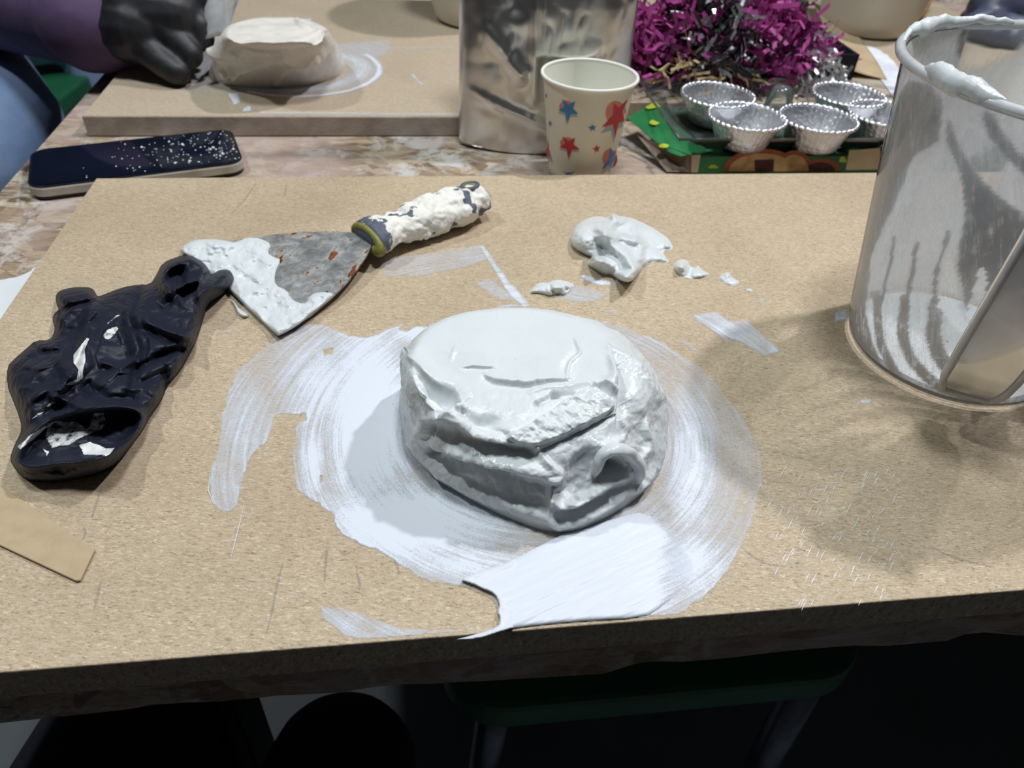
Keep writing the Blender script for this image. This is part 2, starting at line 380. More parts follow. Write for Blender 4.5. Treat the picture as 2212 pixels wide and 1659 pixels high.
def coat():
    m = mat('plaster_coat', srgb(242, 241, 238), .5); t = NT(m)
    uv = t.n('ShaderNodeUVMap').outputs[0]; v = t.n('ShaderNodeTexCoord').outputs['Object']
    at = t.n('ShaderNodeAttribute', attribute_name='cover').outputs['Fac']
    s = t.noise(uv, 1, 5, .65, .5, (34, 5, 1)); n = t.noise(v, 230, 5, .7)
    a = t.math('ADD', at, t.math('ADD', t.math('MULTIPLY', t.math('SUBTRACT', s, .5), 1.1), t.math('MULTIPLY', t.math('SUBTRACT', n, .5), .9)))
    cl = t.n('ShaderNodeClamp'); t.link(a, cl.inputs[0]); t.link(cl.outputs[0], t.bsdf.inputs['Alpha'])
    tl = t.n('ShaderNodeBsdfTranslucent'); tl.inputs[0].default_value = (.95, .95, .95, 1)
    # thin smears let light through, thick ones do not
    thin = t.math('MULTIPLY', t.math('SUBTRACT', 1.0, at), .8); cl2 = t.n('ShaderNodeClamp'); t.link(thin, cl2.inputs[0])
    t.link(cl2.outputs[0], t.bsdf.inputs['Subsurface Weight']) if False else None
    mixs = t.n('ShaderNodeMixShader'); tp = t.n('ShaderNodeBsdfTransparent'); mix2 = t.n('ShaderNodeMixShader')
    t.link(cl2.outputs[0], mixs.inputs[0]); 
    for l in list(t.t.links):
        if l.to_socket == t.bsdf.inputs['Alpha']: t.t.links.remove(l)
    t.link(t.bsdf.outputs[0], mixs.inputs[1]); t.link(tl.outputs[0], mixs.inputs[2])
    t.link(cl.outputs[0], mix2.inputs[0]); t.link(tp.outputs[0], mix2.inputs[1]); t.link(mixs.outputs[0], mix2.inputs[2])
    out = [n for n in t.t.nodes if n.type == 'OUTPUT_MATERIAL'][0]; t.link(mix2.outputs[0], out.inputs[0])
    return m
M['coat'] = coat()

# ------------------------------------------------------------------ mesh helpers
def tag(o, label, cat, group=None, kind=None):
    if label: o['label'] = label
    if cat: o['category'] = cat
    if group: o['group'] = group
    if kind: o['kind'] = kind
    return o
def empty(name, loc, label, cat, group=None):
    o = bpy.data.objects.new(name, None); col.objects.link(o); o.location = loc; o.empty_display_size = .02
    return tag(o, label, cat, group)
def mesh(name, verts, faces, m, parent=None, smooth=True, attrs=None, uv=None):
    me = bpy.data.meshes.new(name)
    verts = np.asarray(verts, float)
    if parent is not None: verts = verts - np.array(parent_origin(parent))
    me.from_pydata(verts.tolist(), [], [list(map(int, f)) for f in faces])
    if smooth: me.polygons.foreach_set('use_smooth', [True] * len(me.polygons))
    for k, a in (attrs or {}).items():
        at = me.attributes.new(k, 'FLOAT', 'POINT'); at.data.foreach_set('value', np.asarray(a, np.float32).ravel())
    if uv is not None:
        l = me.uv_layers.new(name='UVMap'); idx = np.empty(len(me.loops), np.int32); me.loops.foreach_get('vertex_index', idx)
        l.data.foreach_set('uv', np.asarray(uv, np.float32)[idx].ravel())
    me.materials.append(m); me.update()
    o = bpy.data.objects.new(name, me); col.objects.link(o)
    if parent is not None: o.parent = parent
    return o
def parent_origin(p):
    x = np.zeros(3)
    while p is not None: x = x + np.array(p.location); p = p.parent
    return x
def gridfaces(r, c, wrap=False):
    i = np.arange(r - 1)[:, None]; j = np.arange(c if wrap else c - 1)[None, :]; j2 = (j + 1) % c
    return np.stack([i * c + j, i * c + j2, (i + 1) * c + j2, (i + 1) * c + j], -1).reshape(-1, 4)
def bevel(o, w, seg=2):
    b = o.modifiers.new('bevel', 'BEVEL'); b.width = w; b.segments = seg; b.limit_method = 'ANGLE'; return o
def solid(o, th, off=-1):
    s = o.modifiers.new('solid', 'SOLIDIFY'); s.thickness = th; s.offset = off; return o
def obox(name, c, ux, sx, sy, z0, z1, m, parent=None, bev=0):
    """box: corner c (x,y), unit dir ux, sizes along ux and its left normal"""
    c = np.array(c, float)[:2]; ux = np.array(ux, float)[:2]; uy = np.array([-ux[1], ux[0]])
    q = [c, c + ux * sx, c + ux * sx + uy * sy, c + uy * sy]
    v = [(*p, z0) for p in q] + [(*p, z1) for p in q]
    f = [(3, 2, 1, 0), (4, 5, 6, 7), (0, 1, 5, 4), (1, 2, 6, 5), (2, 3, 7, 6), (3, 0, 4, 7)]
    o = mesh(name, v, f, m, parent, smooth=False)
    if bev: bevel(o, bev)
    return o
def prism(name, poly, z0, z1, m, parent=None, bev=0):
    n = len(poly); v = [(p[0], p[1], z0) for p in poly] + [(p[0], p[1], z1) for p in poly]
    f = [list(range(n))[::-1], list(range(n, 2 * n))] + [(i, (i + 1) % n, n + (i + 1) % n, n + i) for i in range(n)]
    o = mesh(name, v, f, m, parent, smooth=False)
    if bev: bevel(o, bev)
    return o
def lathe(name, prof, c, m, parent=None, n=64, wob=None, close=False):
    th = np.linspace(0, 2 * np.pi, n, endpoint=False)
    V = []
    for k, (r, z) in enumerate(prof):
        rr = r * np.ones(n) if wob is None else wob(r, z, th, k)
        V.append(np.stack([c[0] + rr * np.cos(th), c[1] + rr * np.sin(th), np.full(n, z)], -1))
    V = np.concatenate(V); f = gridfaces(len(prof), n, True).tolist()
    if close: f.append(list(range(n))[::-1])
    return mesh(name, V, f, m, parent)
def tubegeo(path, rad, seg=10, closed=False, flat=None):
    P = np.asarray(path, float); n = len(P); rad = np.broadcast_to(np.asarray(rad, float), (n,))
    T = np.gradient(P, axis=0); T /= np.linalg.norm(T, axis=1, keepdims=True) + 1e-12
    ref = np.array([0, 0, 1.0]) if abs(T[0][2]) < .9 else np.array([1.0, 0, 0])
    N = np.empty_like(P); a = ref - T[0] * (ref @ T[0]); N[0] = a / np.linalg.norm(a)
    for i in range(1, n):
        a = N[i - 1] - T[i] * (N[i - 1] @ T[i]); N[i] = a / (np.linalg.norm(a) + 1e-12)
    B = np.cross(T, N); th = np.linspace(0, 2 * np.pi, seg, endpoint=False)
    fl = 1.0 if flat is None else flat
    V = P[:, None] + rad[:, None, None] * (np.cos(th)[None, :, None] * N[:, None] * fl + np.sin(th)[None, :, None] * B[:, None])
    V = V.reshape(-1, 3); f = gridfaces(n, seg, True).tolist()
    f.append(list(range(seg))[::-1]); f.append(list(range((n - 1) * seg, n * seg)))
    return V, f
def tube(name, path, rad, m, parent=None, seg=10, flat=None):
    V, f = tubegeo(path, rad, seg, flat=flat); return mesh(name, V, f, m, parent)
def capsules(name, caps, m, parent, voxel=.004, smooth_it=4):
    """tapered limbs fused into one continuous skin"""
    V = []; Fc = []
    for p0, r0, p1, r1 in caps:
        p0 = np.array(p0, float); p1 = np.array(p1, float); d = p1 - p0; L = np.linalg.norm(d) + 1e-9; d /= L
        path = []; rad = []
        for a in np.linspace(-np.pi / 2 * .97, 0, 5): path.append(p0 + d * r0 * math.sin(a)); rad.append(r0 * math.cos(a))
        for t in np.linspace(0, 1, 5)[1:-1]: path.append(p0 + d * L * t); rad.append(r0 + (r1 - r0) * t)
        for a in np.linspace(0, np.pi / 2 * .97, 5): path.append(p1 + d * r1 * math.sin(a)); rad.append(r1 * math.cos(a))
        v, f = tubegeo(path, rad, 14); k = sum(len(x) for x in V)
        V.append(v); Fc += [[i + k for i in q] for q in f]
    o = mesh(name, np.concatenate(V), Fc, m, parent)
    r = o.modifiers.new('skin', 'REMESH'); r.mode = 'VOXEL'; r.voxel_size = voxel; r.use_smooth_shade = True
    s = o.modifiers.new('soft', 'SMOOTH'); s.factor = .5; s.iterations = smooth_it
    return o
def relief(name, poly, hf, step, m, parent=None, plane=None, cover=None, lift=.0002, uvf=None):
    """a lump lying on a surface: outline from the photo, own height everywhere"""
    poly = np.asarray(poly, float); mn = poly.min(0) - step; mx = poly.max(0) + step * 2
    xs = np.arange(mn[0], mx[0], step); ys = np.arange(mn[1], mx[1], step)
    X, Y = np.meshgrid(xs, ys); d, nx, ny = polysdf(poly, X, Y)
    ins = d > 0
    fq = gridfaces(len(ys), len(xs)); keep = ins.ravel()[fq].any(1); fq = fq[keep]
    Xs = np.where(ins, X, nx); Ys = np.where(ins, Y, ny)
    h = np.where(ins, hf(X, Y, np.maximum(d, 0)), 0)
    pp, pn = plane if plane is not None else ((0, 0, ZB), (0, 0, 1))
    P = pxplane(Xs, Ys, pp, pn, h + lift).reshape(-1, 3)
    used, inv = np.unique(fq, return_inverse=True)
    at = {'cover': cover(Xs, Ys, d).ravel()[used]} if cover is not None else None
    return mesh(name, P[used], inv.reshape(fq.shape)[:, ::-1], m, parent, attrs=at, uv=uvf(Xs, Ys).reshape(-1, 2)[used] if uvf else None)
def inflate(hm, lam): return lambda X, Y, d: hm * (1 - np.exp(-d / lam))

# ------------------------------------------------------------------ the room
def struct(o): o['kind'] = 'structure'; return o
R0, R1 = -3.2, 3.4
def quad(name, pts, m): return struct(mesh(name, pts, [(0, 1, 2, 3)], m, smooth=False))
quad('floor', [(R0, R0, 0), (R1, R0, 0), (R1, R1, 0), (R0, R1, 0)], M['floor'])
quad('ceiling', [(R0, R0, 2.9), (R0, R1, 2.9), (R1, R1, 2.9), (R1, R0, 2.9)], M['ceil'])
quad('wall_back', [(R0, R1, 0), (R1, R1, 0), (R1, R1, 2.9), (R0, R1, 2.9)], M['wall'])
quad('wall_front', [(R0, R0, 0), (R0, R0, 2.9), (R1, R0, 2.9), (R1, R0, 0)], M['wall'])
quad('wall_left', [(R0, R0, 0), (R0, R1, 0), (R0, R1, 2.9), (R0, R0, 2.9)], M['wall'])
quad('wall_right', [(R1, R0, 0), (R1, R0, 2.9), (R1, R1, 2.9), (R1, R1, 0)], M['wall'])

ANG = math.radians(9.0); UX = np.array([math.cos(ANG), math.sin(ANG)]); UY = np.array([-UX[1], UX[0]])
A = px(208, 385, ZB)[:2]                       # rear left corner of the near board
depth = float((A - px(0, 1452, ZB)[:2]) @ UY)

# ------------------------------------------------------------------ table
tl = px(100, 300, ZT)[:2]
front_left = A - UY * depth
# left edge of the table is parallel to the boards
left_u = (tl - A) @ UX
c0 = A + UX * left_u - UY * (depth - .006)
table = empty('work_table', (*c0, 0), 'paint-spattered flake-board work table under the boards', 'table')
rng = np.random.RandomState(3)
nx_, ny_ = 140, 120
LX, LY = 1.75, 1.35
def table_top():
    # rough edged slab: top grid plus a ragged, layered rim
    xs = np.linspace(0, LX, nx_); ys = np.linspace(0, LY, ny_)
    ring = [(x, 0) for x in xs] + [(LX, y) for y in ys[1:]] + [(x, LY) for x in xs[::-1][1:]] + [(0, y) for y in ys[::-1][1:-1]]
    ring = np.array(ring); n = len(ring); V = []; lev = [0, -.0015, -.008, -.015, -.022, -.029, -.033]
    nrm = np.array([(0, -1) if i < nx_ else (1, 0) if i < nx_ + ny_ - 1 else (0, 1) if i < 2 * nx_ + ny_ - 2 else (-1, 0) for i in range(n)])
    for k, z in enumerate(lev):
        off = 0 if k == 0 else (vn(np.arange(n) * .55, np.full(n, k * 3.3)) - .5) * .006 - .001
        if k == len(lev) - 1: off = off - .004
        zz = z + (vn(np.arange(n) * .3, np.full(n, 40.0)) - .5) * (.004 if k == len(lev) - 1 else 0)
        p = ring + nrm * np.reshape(off, (-1, 1)) if k else ring
        w = c0 + p[:, :1] * UX + p[:, 1:] * UY
        V.append(np.column_stack([w, np.broadcast_to(ZT - .0005 + zz, (n,))]))
    f = gridfaces(len(lev), n, True)[:, ::-1].tolist(); V = np.concatenate(V)
    f.append(list(range(n))); f.append(list(range((len(lev) - 1) * n, len(lev) * n))[::-1])
    return mesh('tabletop', V, f, M['osb'], table, smooth=False)
table_top()
for a, b in ((.12, .12), (LX - .18, .12), (.12, LY - .18), (LX - .18, LY - .18)):
    obox('leg', c0 + UX * a + UY * b, UX, .05, .05, 0, ZT - .03, M['black_metal'], table, .003)

for pts in ([(-120, 640), (-30, 612), (30, 600), (62, 592), (80, 575), (84, 586), (50, 634), (0, 696), (-60, 800), (-110, 820), (-150, 760)],):
    rsx = np.random.RandomState(2); q = [(x + rsx.uniform(-2, 2), y + rsx.uniform(-2, 2)) for x, y in smooth_poly(pts, 2)]
    prism('paint_patch', [tuple(px(float(a), float(b), ZT)[:2]) for a, b in q], ZT - .0004, ZT + .0003, M['plaster_dry'], table)

# ------------------------------------------------------------------ near fibreboard with its smears
BW = .86
board = empty('fibreboard', (*A, ZT), 'large tan fibreboard in front, smeared with rings of white plaster', 'board')
obox('panel', front_left, UX, BW, depth, ZT, ZB, M['mdf'], board, .0006)
MC = np.array([.012, .277])                    # middle of the plaster mound
Z3 = lambda p: zc(p, 420, 640, 1.728)
ring_poly = smooth_poly(Z3([(440, 95), (520, 120), (590, 150), (680, 150), (700, 130), (800, 90), (760, 130), (850, 112), (940, 85), (1060, 60), (1180, 30), (1240, 40), (1290, 55), (1450, 75), (1600, 110), (1750, 170), (1900, 270), (2010, 400), (2090, 520), (2120, 620), (2115, 720), (2080, 850), (2030, 960), (1960, 1070), (1860, 1160), (1780, 1210), (1650, 1230), (1140, 1240), (1140, 1140), (1060, 1085), (900, 1075), (800, 1030), (720, 970), (640, 935), (560, 900), (515, 850), (520, 815), (480, 790), (460, 775), (440, 770), (380, 720), (365, 640), (365, 560), (385, 470), (420, 455), (410, 430), (380, 445), (300, 440), (285, 500), (280, 550), (230, 570), (190, 640), (180, 720), (150, 800), (90, 810), (60, 760), (60, 660), (90, 560), (100, 440), (120, 360), (160, 280), (220, 220), (300, 150), (360, 110)]), 1)
blobs = [(650, 450, 200, 450, 1.05), (480, 330, 200, 240, .78), (800, 850, 460, 200, .98), (1000, 990, 300, 90, .75), (1850, 650, 120, 330, .8), (1700, 850, 160, 150, .5), (1830, 1000, 190, 150, .9), (1560, 1090, 340, 130, 1.0), (850, 140, 180, 60, .85), (1530, 140, 60, 20, .8), (190, 480, 130, 260, .55), (110, 700, 90, 160, .5), (1950, 850, 150, 300, .34), (1700, 170, 250, 110, .34), (1400, 90, 250, 60, .4), (440, 620, 60, 180, .85), (1990, 500, 90, 200, .28)]
extra = [(Z3([(470, 1160), (540, 1155), (640, 1190), (760, 1235), (900, 1245), (1060, 1235), (1140, 1240), (1050, 1285), (700, 1290), (560, 1270), (480, 1200)]), .5),
         ([(815, 560), (930, 545), (1035, 527), (1062, 560), (1000, 580), (900, 600), (830, 600)], .36),
         ([(1030, 527), (1046, 530), (1085, 585), (1150, 662), (1130, 668), (1100, 640), (1062, 580)], .75),
         ([(1020, 610), (1060, 600), (1120, 650), (1080, 650)], .4), ([(1040, 672), (1100, 655), (1130, 658), (1060, 678)], .6),
         ([(1485, 680), (1550, 672), (1575, 690), (1615, 690), (1690, 762), (1650, 770), (1600, 740), (1555, 725), (1515, 700)], .7),
         ([(1462, 735), (1480, 733), (1520, 765), (1500, 765)], .4), ([(1540, 715), (1560, 715), (1590, 750), (1570, 745)], .4),
         ([(1245, 590), (1262, 592), (1290, 600), (1350, 612), (1300, 618), (1262, 608)], .9),
         ([(1200, 640), (1245, 615), (1320, 632), (1280, 655), (1235, 654)], .42),
         ([(1300, 668), (1340, 670), (1330, 678), (1305, 676)], .6), ([(1635, 640), (1655, 650), (1660, 662), (1640, 655)], .6),
         ([(1860, 862), (1885, 862), (1880, 875), (1855, 874)], .7), ([(1800, 700), (1802, 672), (1830, 668), (1832, 690)], .95),
         ([(740, 715), (765, 695), (775, 690), (760, 705)], .7), ([(485, 715), (505, 705), (500, 722)], .6), ([(562, 742), (582, 738), (575, 748)], .7)]
bare = [(Z3([(480, 200), (520, 190), (515, 215), (485, 220)]), 1), (Z3([(468, 668), (480, 668), (478, 695), (470, 695)]), 1)]
def cover_fn(X, Y):
    w = 14 * fbm(X / 22, Y / 22, 3); w2 = 14 * fbm(X / 22 + 50, Y / 22, 3)
    d, _, _ = polysdf(ring_poly, X + w, Y + w2)
    zx = (X - 420) * 1.728; zy = (Y - 640) * 1.728
    a = .22 + 0 * X
    for bx, by, rx, ry, amp in blobs:
        g = amp * np.exp(-((zx - bx) / rx) ** 2 - ((zy - by) / ry) ** 2); a = np.maximum(a, g)
    c = a * sm(0, 4, d) + .10 * sm(0, 3, d) * (1 - sm(3, 14, d))
    for poly, amp in extra:
        e, _, _ = polysdf(poly, X + w * .5, Y + w2 * .5)
        c = np.maximum(c, amp * sm(0, 5, e) * np.clip(.75 + .8 * fbm(X / 40, Y / 40, 3), .3, 1.2))
    for poly, amp in bare:
        e, _, _ = polysdf(poly, X, Y); c = c * (1 - sm(-2, 2, e))
    return np.clip(c, 0, 1)
def smear_film():
    step = 3.0; xs = np.arange(440, 1905, step); ys = np.arange(515, 1412, step); X, Y = np.meshgrid(xs, ys)
    c = cover_fn(X, Y); P = px(X, Y, ZB + .0003)
    fr = (P[..., :2] - front_left) @ UY; c = np.where(fr < .0015, 0, c)
    fq = gridfaces(len(ys), len(xs)); keep = (c.ravel()[fq] > .015).any(1) & (fr.ravel()[fq] > 0).all(1); fq = fq[keep]
    used, inv = np.unique(fq, return_inverse=True); Q = P.reshape(-1, 3)[used]
    r = np.hypot(Q[:, 0] - MC[0], Q[:, 1] - MC[1]); th = np.arctan2(Q[:, 1] - MC[1], Q[:, 0] - MC[0])
    th = np.where(th > 1.9, th - 2 * np.pi, th)
    # straight scrapes get straight streaks
    return mesh('plaster_smear', Q, inv.reshape(fq.shape)[:, ::-1], M['film'], board, attrs={'cover': c.ravel()[used]}, uv=np.column_stack([r, th]))
sf = smear_film(); sf['label'] = 'thin streaky white plaster smears on the board'
def ribbon(name, segs, width, m, parent, z):
    V = []; Fc = []
    for pts in segs:
        P = px(np.array([p[0] for p in pts]), np.array([p[1] for p in pts]), z)
        T = np.gradient(P, axis=0); N = np.stack([-T[:, 1], T[:, 0], 0 * T[:, 0]], -1); N /= np.linalg.norm(N, axis=1, keepdims=True) + 1e-9
        wd = width * np.sin(np.linspace(.25, np.pi - .25, len(P)))[:, None]
        k = sum(len(v) for v in V); V.append(np.concatenate([P - N * wd, P + N * wd])); n = len(P)
        Fc += [(k + i, k + i + 1, k + n + i + 1, k + n + i) for i in range(n - 1)]
    return mesh(name, np.concatenate(V), Fc, m, parent)
rr = random.Random(5)
segs = []
for _ in range(90):                            # dry-brushed scratches right of the ring
    t = rr.random(); x = 1700 + 260 * rr.random() - 60 * t; y = 1010 + 290 * rr.random(); L = rr.uniform(5, 26)
    segs.append([(x, y), (x - .28 * L, y + .5 * L), (x - .5 * L, y + L)])
for _ in range(40):
    x = 700 + 330 * rr.random(); y = 1290 + 60 * rr.random() - (x - 700) * .02; L = rr.uniform(4, 10)
    segs.append([(x - 250, y - 40), (x - 250 + L, y - 38 + L * .5)])
for _ in range(70):
    x = rr.uniform(30, 2180); y = rr.uniform(420, 1270); a = rr.random() * 6.28; L = rr.uniform(2, 5)
    segs.append([(x, y), (x + L * math.cos(a), y + L * math.sin(a) * .7)])
segs.append([(528, 1085), (518, 1130), (505, 1180), (498, 1208)]); segs.append([(462, 1090), (450, 1060), (455, 1010)])
s = ribbon('plaster_scratches', segs, .00018, M['plaster_dry'], board, ZB + .0004); s['kind'] = 'stuff'
for pts in ([(612, 1215), (603, 1245), (596, 1275), (588, 1320), (575, 1370)], [(706, 1180), (704, 1215), (701, 1260)], [(770, 1235), (778, 1262), (776, 1275)], [(180, 1137), (186, 1150), (178, 1168)],
            [(218, 1255), (210, 1290), (203, 1318)], [(222, 1050), (208, 1085), (198, 1120)], [(554, 395), (530, 430), (500, 462)], [(618, 405), (615, 425)], [(848, 1195), (856, 1215), (862, 1240)], [(735, 1190), (745, 1200), (760, 1190)], [(2010, 1180), (2060, 1205), (2150, 1225)],
            [(1600, 1180), (1640, 1215), (1700, 1225)]):
    ribbon('pencil_mark', [smooth_poly(pts, 2, False)], .0006, M['pencil'], board, ZB + .00025)
# thick scraped layer at the front edge
thick_poly = smooth_poly(Z3([(985, 1058), (1060, 1030), (1180, 990), (1290, 930), (1380, 885), (1420, 880), (1560, 830), (1690, 800), (1800, 900), (1880, 980), (1880, 1040), (1820, 1100), (1740, 1160), (1680, 1200), (1400, 1215), (1190, 1238), (1150, 1250), (1060, 1280), (960, 1285), (1040, 1265), (1135, 1235), (1142, 1200), (1128, 1180), (1140, 1150), (1120, 1110), (1070, 1090), (1040, 1075)]), 1)
def thick_h(X, Y, d):
    ax = (X - 1230) * .92 + (Y - 1180) * -.4; ac = (X - 1230) * .4 + (Y - 1180) * .92
    st = fbm(ac / 7, ax / 90, 4)
    fade = 1 - .85 * sm(1330, 1520, X)
    return np.maximum(.0002, (.0016 * (1 - np.exp(-d / 5)) + .0009 * st * sm(0, 8, d) + .0016 * np.exp(-(d / 9) ** 2) * (X < 1110)) * fade)
pl = relief('plaster_layer', thick_poly, thick_h, 3.0, M['film'], board, lift=.0005, cover=lambda X, Y, d: np.clip(1.1 - 1.0 * sm(1370, 1515, X) - .3 * sm(14, 0, d) * sm(1150, 1200, X), 0, 1), uvf=lambda X, Y: np.stack([((X - 1230) * .4 + (Y - 1180) * .92) / 4500, ((X - 1230) * .92 - (Y - 1180) * .4) / 400], -1))
pl['label'] = 'thick scraped white plaster layer at the front edge'

# ------------------------------------------------------------------ plaster mound (the subject)
Z7 = lambda p: zc(p, 820, 640, 3.0727)
def resample_polar(poly3, c, n):
    p = np.asarray(poly3)[:, :2] - c; th = np.arctan2(p[:, 1], p[:, 0]); r = np.hypot(p[:, 0], p[:, 1])
    o = np.argsort(th); th = th[o]; r = r[o]; th = np.concatenate([th - 2 * np.pi, th, th + 2 * np.pi]); r = np.tile(r, 3)
    t = np.linspace(-np.pi, np.pi, n, endpoint=False); rr_ = np.interp(t, th, r)
    for _ in range(3): rr_ = (np.roll(rr_, 1) + rr_ * 2 + np.roll(rr_, -1)) / 4
    return t, rr_
def mound_surface(base3, top3, ztop, N, Mside, Mtop, zb, dome=.002, kexp=.85, zexp=1.05):
    cb = (base3.max(0) + base3.min(0))[:2] / 2; ct = (top3.max(0) + top3.min(0))[:2] / 2
    t, rb = resample_polar(smooth_poly(base3, 3), cb, N); _, rt = resample_polar(smooth_poly(top3, 3), ct, N)
    D = np.stack([np.cos(t), np.sin(t)], -1); rings = []
    for s in np.linspace(0, 1, Mside):
        ph = s * np.pi / 2; k = (1 - math.cos(ph)) ** kexp; z = math.sin(ph) ** zexp
        lip = 0.0
        P = (cb + D * rb[:, None]) * (1 - k) + (ct + D * rt[:, None]) * k
        zt = ztop(P[:, 0], P[:, 1])
        rings.append(np.column_stack([P, zb + z * zt]))
    for q in np.linspace(1, 0, Mtop + 1)[1:]:
        P = ct + D * rt[:, None] * max(q, .003)
        rings.append(np.column_stack([P, zb + ztop(P[:, 0], P[:, 1]) + dome * (1 - q * q)]))
    return np.array(rings)
base_px = [(862, 850), (864, 905), (880, 970), (930, 1032), (1010, 1078), (1090, 1118), (1170, 1148), (1235, 1154), (1300, 1125), (1370, 1085), (1425, 1030), (1442, 965), (1438, 890)]
B3 = px(np.array([p[0] for p in base_px]), np.array([p[1] for p in base_px]), ZB)
rearb = np.array([[.074, .310], [.055, .328], [.015, .334], [-.028, .326], [-.050, .308]])
B3 = np.vstack([B3[:, :2], rearb])
top_px = [(893, 790), (908, 742), (950, 702), (1010, 681), (1110, 671), (1200, 684), (1268, 715), (1312, 760), (1330, 810), (1318, 850), (1250, 872), (1160, 892), (1080, 902), (990, 890), (930, 862), (900, 828)]
T3 = px(np.array([p[0] for p in top_px]), np.array([p[1] for p in top_px]), ZB + .050)[:, :2]
mtop = lambda x, y: .050 - np.clip(.268 - y, 0, .1) * .18 + (x * 0)
G = mound_surface(B3, T3, mtop, 720, 190, 90, ZB, .0008)
def normals(G):
    a = np.roll(G, -1, 1) - np.roll(G, 1, 1); b = np.gradient(G, axis=0); n = np.cross(a, b)
    l = np.linalg.norm(n, axis=-1, keepdims=True); n = n / (l + 1e-12)
    c = G.reshape(-1, 3).mean(0) - [0, 0, .03]; s = np.sign(np.sum(n * (G - c), -1, keepdims=True)); return n * np.where(s == 0, 1, s)
Nn = normals(G); U, Vv = proj(G)
fr = np.sum(Nn * (CAM - G), -1); vis = sm(-.01, .06, fr / np.linalg.norm(CAM - G, axis=-1))
Hh = np.zeros(U.shape)
wx = 5 * fbm(U / 14, Vv / 14, 3); wy = 5 * fbm(U / 14 + 40, Vv / 14, 3)
def stroke(pts, h, w, sides=None, taper=True):
    """ridge (h>0) or groove; sides=(w_above, w_below) for one-sided lips"""
    global Hh
    P = smooth_poly(Z7(pts), 2, False); d, s, t = polyline(P, U + wx, Vv + wy)
    if sides: ww = np.where(s > 0, sides[1], sides[0]) / 3.07
    else: ww = w / 3.07
    e = np.sin(np.clip(t, .02, .98) * np.pi) ** .35 if taper else 1.0
    Hh = Hh + h * np.exp(-(d / ww) ** 2) * e
def dent(c, rx, ry, h):
    global Hh
    x, y = Z7([c])[0]; Hh = Hh + h * np.exp(-((U + wx - x) / (rx / 3.07)) ** 2 - ((Vv + wy - y) / (ry / 3.07)) ** 2)
def slab(poly, h, soft, rough=0.0):
    global Hh
    d, _, _ = polysdf(smooth_poly(Z7(poly), 1), U + wx, Vv + wy); k = sm(0, soft / 3.07, d)
    Hh = Hh + h * k
    if rough: Hh = Hh + rough * k * fbm((U + Vv * .6) / 30, (Vv - U * .5) / 13, 3)
mm = .001
# top skin
stroke([(705, 535), (760, 572), (880, 580), (990, 592), (1080, 566), (1240, 566)], -1.3 * mm, 0, (5, 26)); stroke([(705, 520), (760, 552), (880, 560), (990, 572), (1080, 546), (1240, 548)], .8 * mm, 0, (60, 12))
stroke([(560, 472), (640, 463), (750, 478)], -1.0 * mm, 0, (5, 20)); stroke([(470, 420), (480, 390), (510, 330)], .5 * mm, 14)
stroke([(1300, 280), (1325, 340), (1335, 385), (1275, 420), (1245, 480), (1240, 560)], .7 * mm, 13); stroke([(1280, 290), (1300, 350), (1290, 380), (1240, 430), (1215, 520)], -.5 * mm, 22)
stroke([(1000, 635), (1100, 590), (1240, 600), (1420, 560), (1440, 600)], .8 * mm, 22)
dent((1165, 655), 26, 16, -2.2 * mm); stroke([(1030, 720), (1090, 690), (1160, 655), (1300, 650)], -1.4 * mm, 16); dent((1050, 715), 24, 14, -1.2 * mm)
# overhanging skirt of the smooth top, left front
stroke([(215, 395), (250, 470), (330, 560), (420, 600), (495, 625), (530, 690), (555, 720)], 2.0 * mm, 0, (70, 16))
dent((440, 680), 85, 70, -4.5 * mm); dent((330, 650), 70, 60, -2.2 * mm); dent((270, 520), 50, 40, .8 * mm)
stroke([(180, 360), (185, 480), (210, 620), (230, 760)], 1.6 * mm, 30)
dent((525, 760), 34, 30, 3.0 * mm); dent((545, 775), 14, 12, -2.0 * mm); stroke([(470, 790), (490, 745), (540, 728), (580, 760)], 1.4 * mm, 14)
dent((700, 830), 130, 40, -2.0 * mm); stroke([(580, 800), (680, 850), (790, 900), (850, 930)], -1.2 * mm, 26)
# horizontal trowel folds
stroke([(325, 810), (430, 790), (520, 830), (600, 882), (700, 940), (800, 968)], 2.6 * mm, 0, (40, 16))
stroke([(340, 870), (480, 910), (620, 985), (800, 1020), (960, 1030), (1080, 1060)], -2.2 * mm, 42)
stroke([(820, 965), (960, 985), (1060, 1010)], 1.6 * mm, 0, (40, 18))
stroke([(345, 985), (470, 1000), (600, 1060), (740, 1085), (860, 1100), (1000, 1130), (1120, 1180), (1190, 1200)], 2.8 * mm, 38)
stroke([(740, 1100), (860, 1130), (1000, 1170), (1100, 1210), (1170, 1215)], 1.4 * mm, 30)
stroke([(350, 1075), (470, 1110), (620, 1130), (760, 1180), (900, 1240), (1140, 1290)], -3.4 * mm, 46)
stroke([(600, 1190), (760, 1240), (900, 1300), (1140, 1380)], -2.0 * mm, 60)
stroke([(195, 960), (250, 1030), (330, 1110), (480, 1200), (650, 1290), (830, 1360), (1000, 1420), (1145, 1475)], 2.2 * mm, 0, (22, 60))
dent((335, 1050), 26, 34, -5.0 * mm); dent((330, 900), 26, 50, -2.6 * mm); dent((270, 900), 50, 80, 1.6 * mm); dent((150, 580), 18, 26, -2.5 * mm)
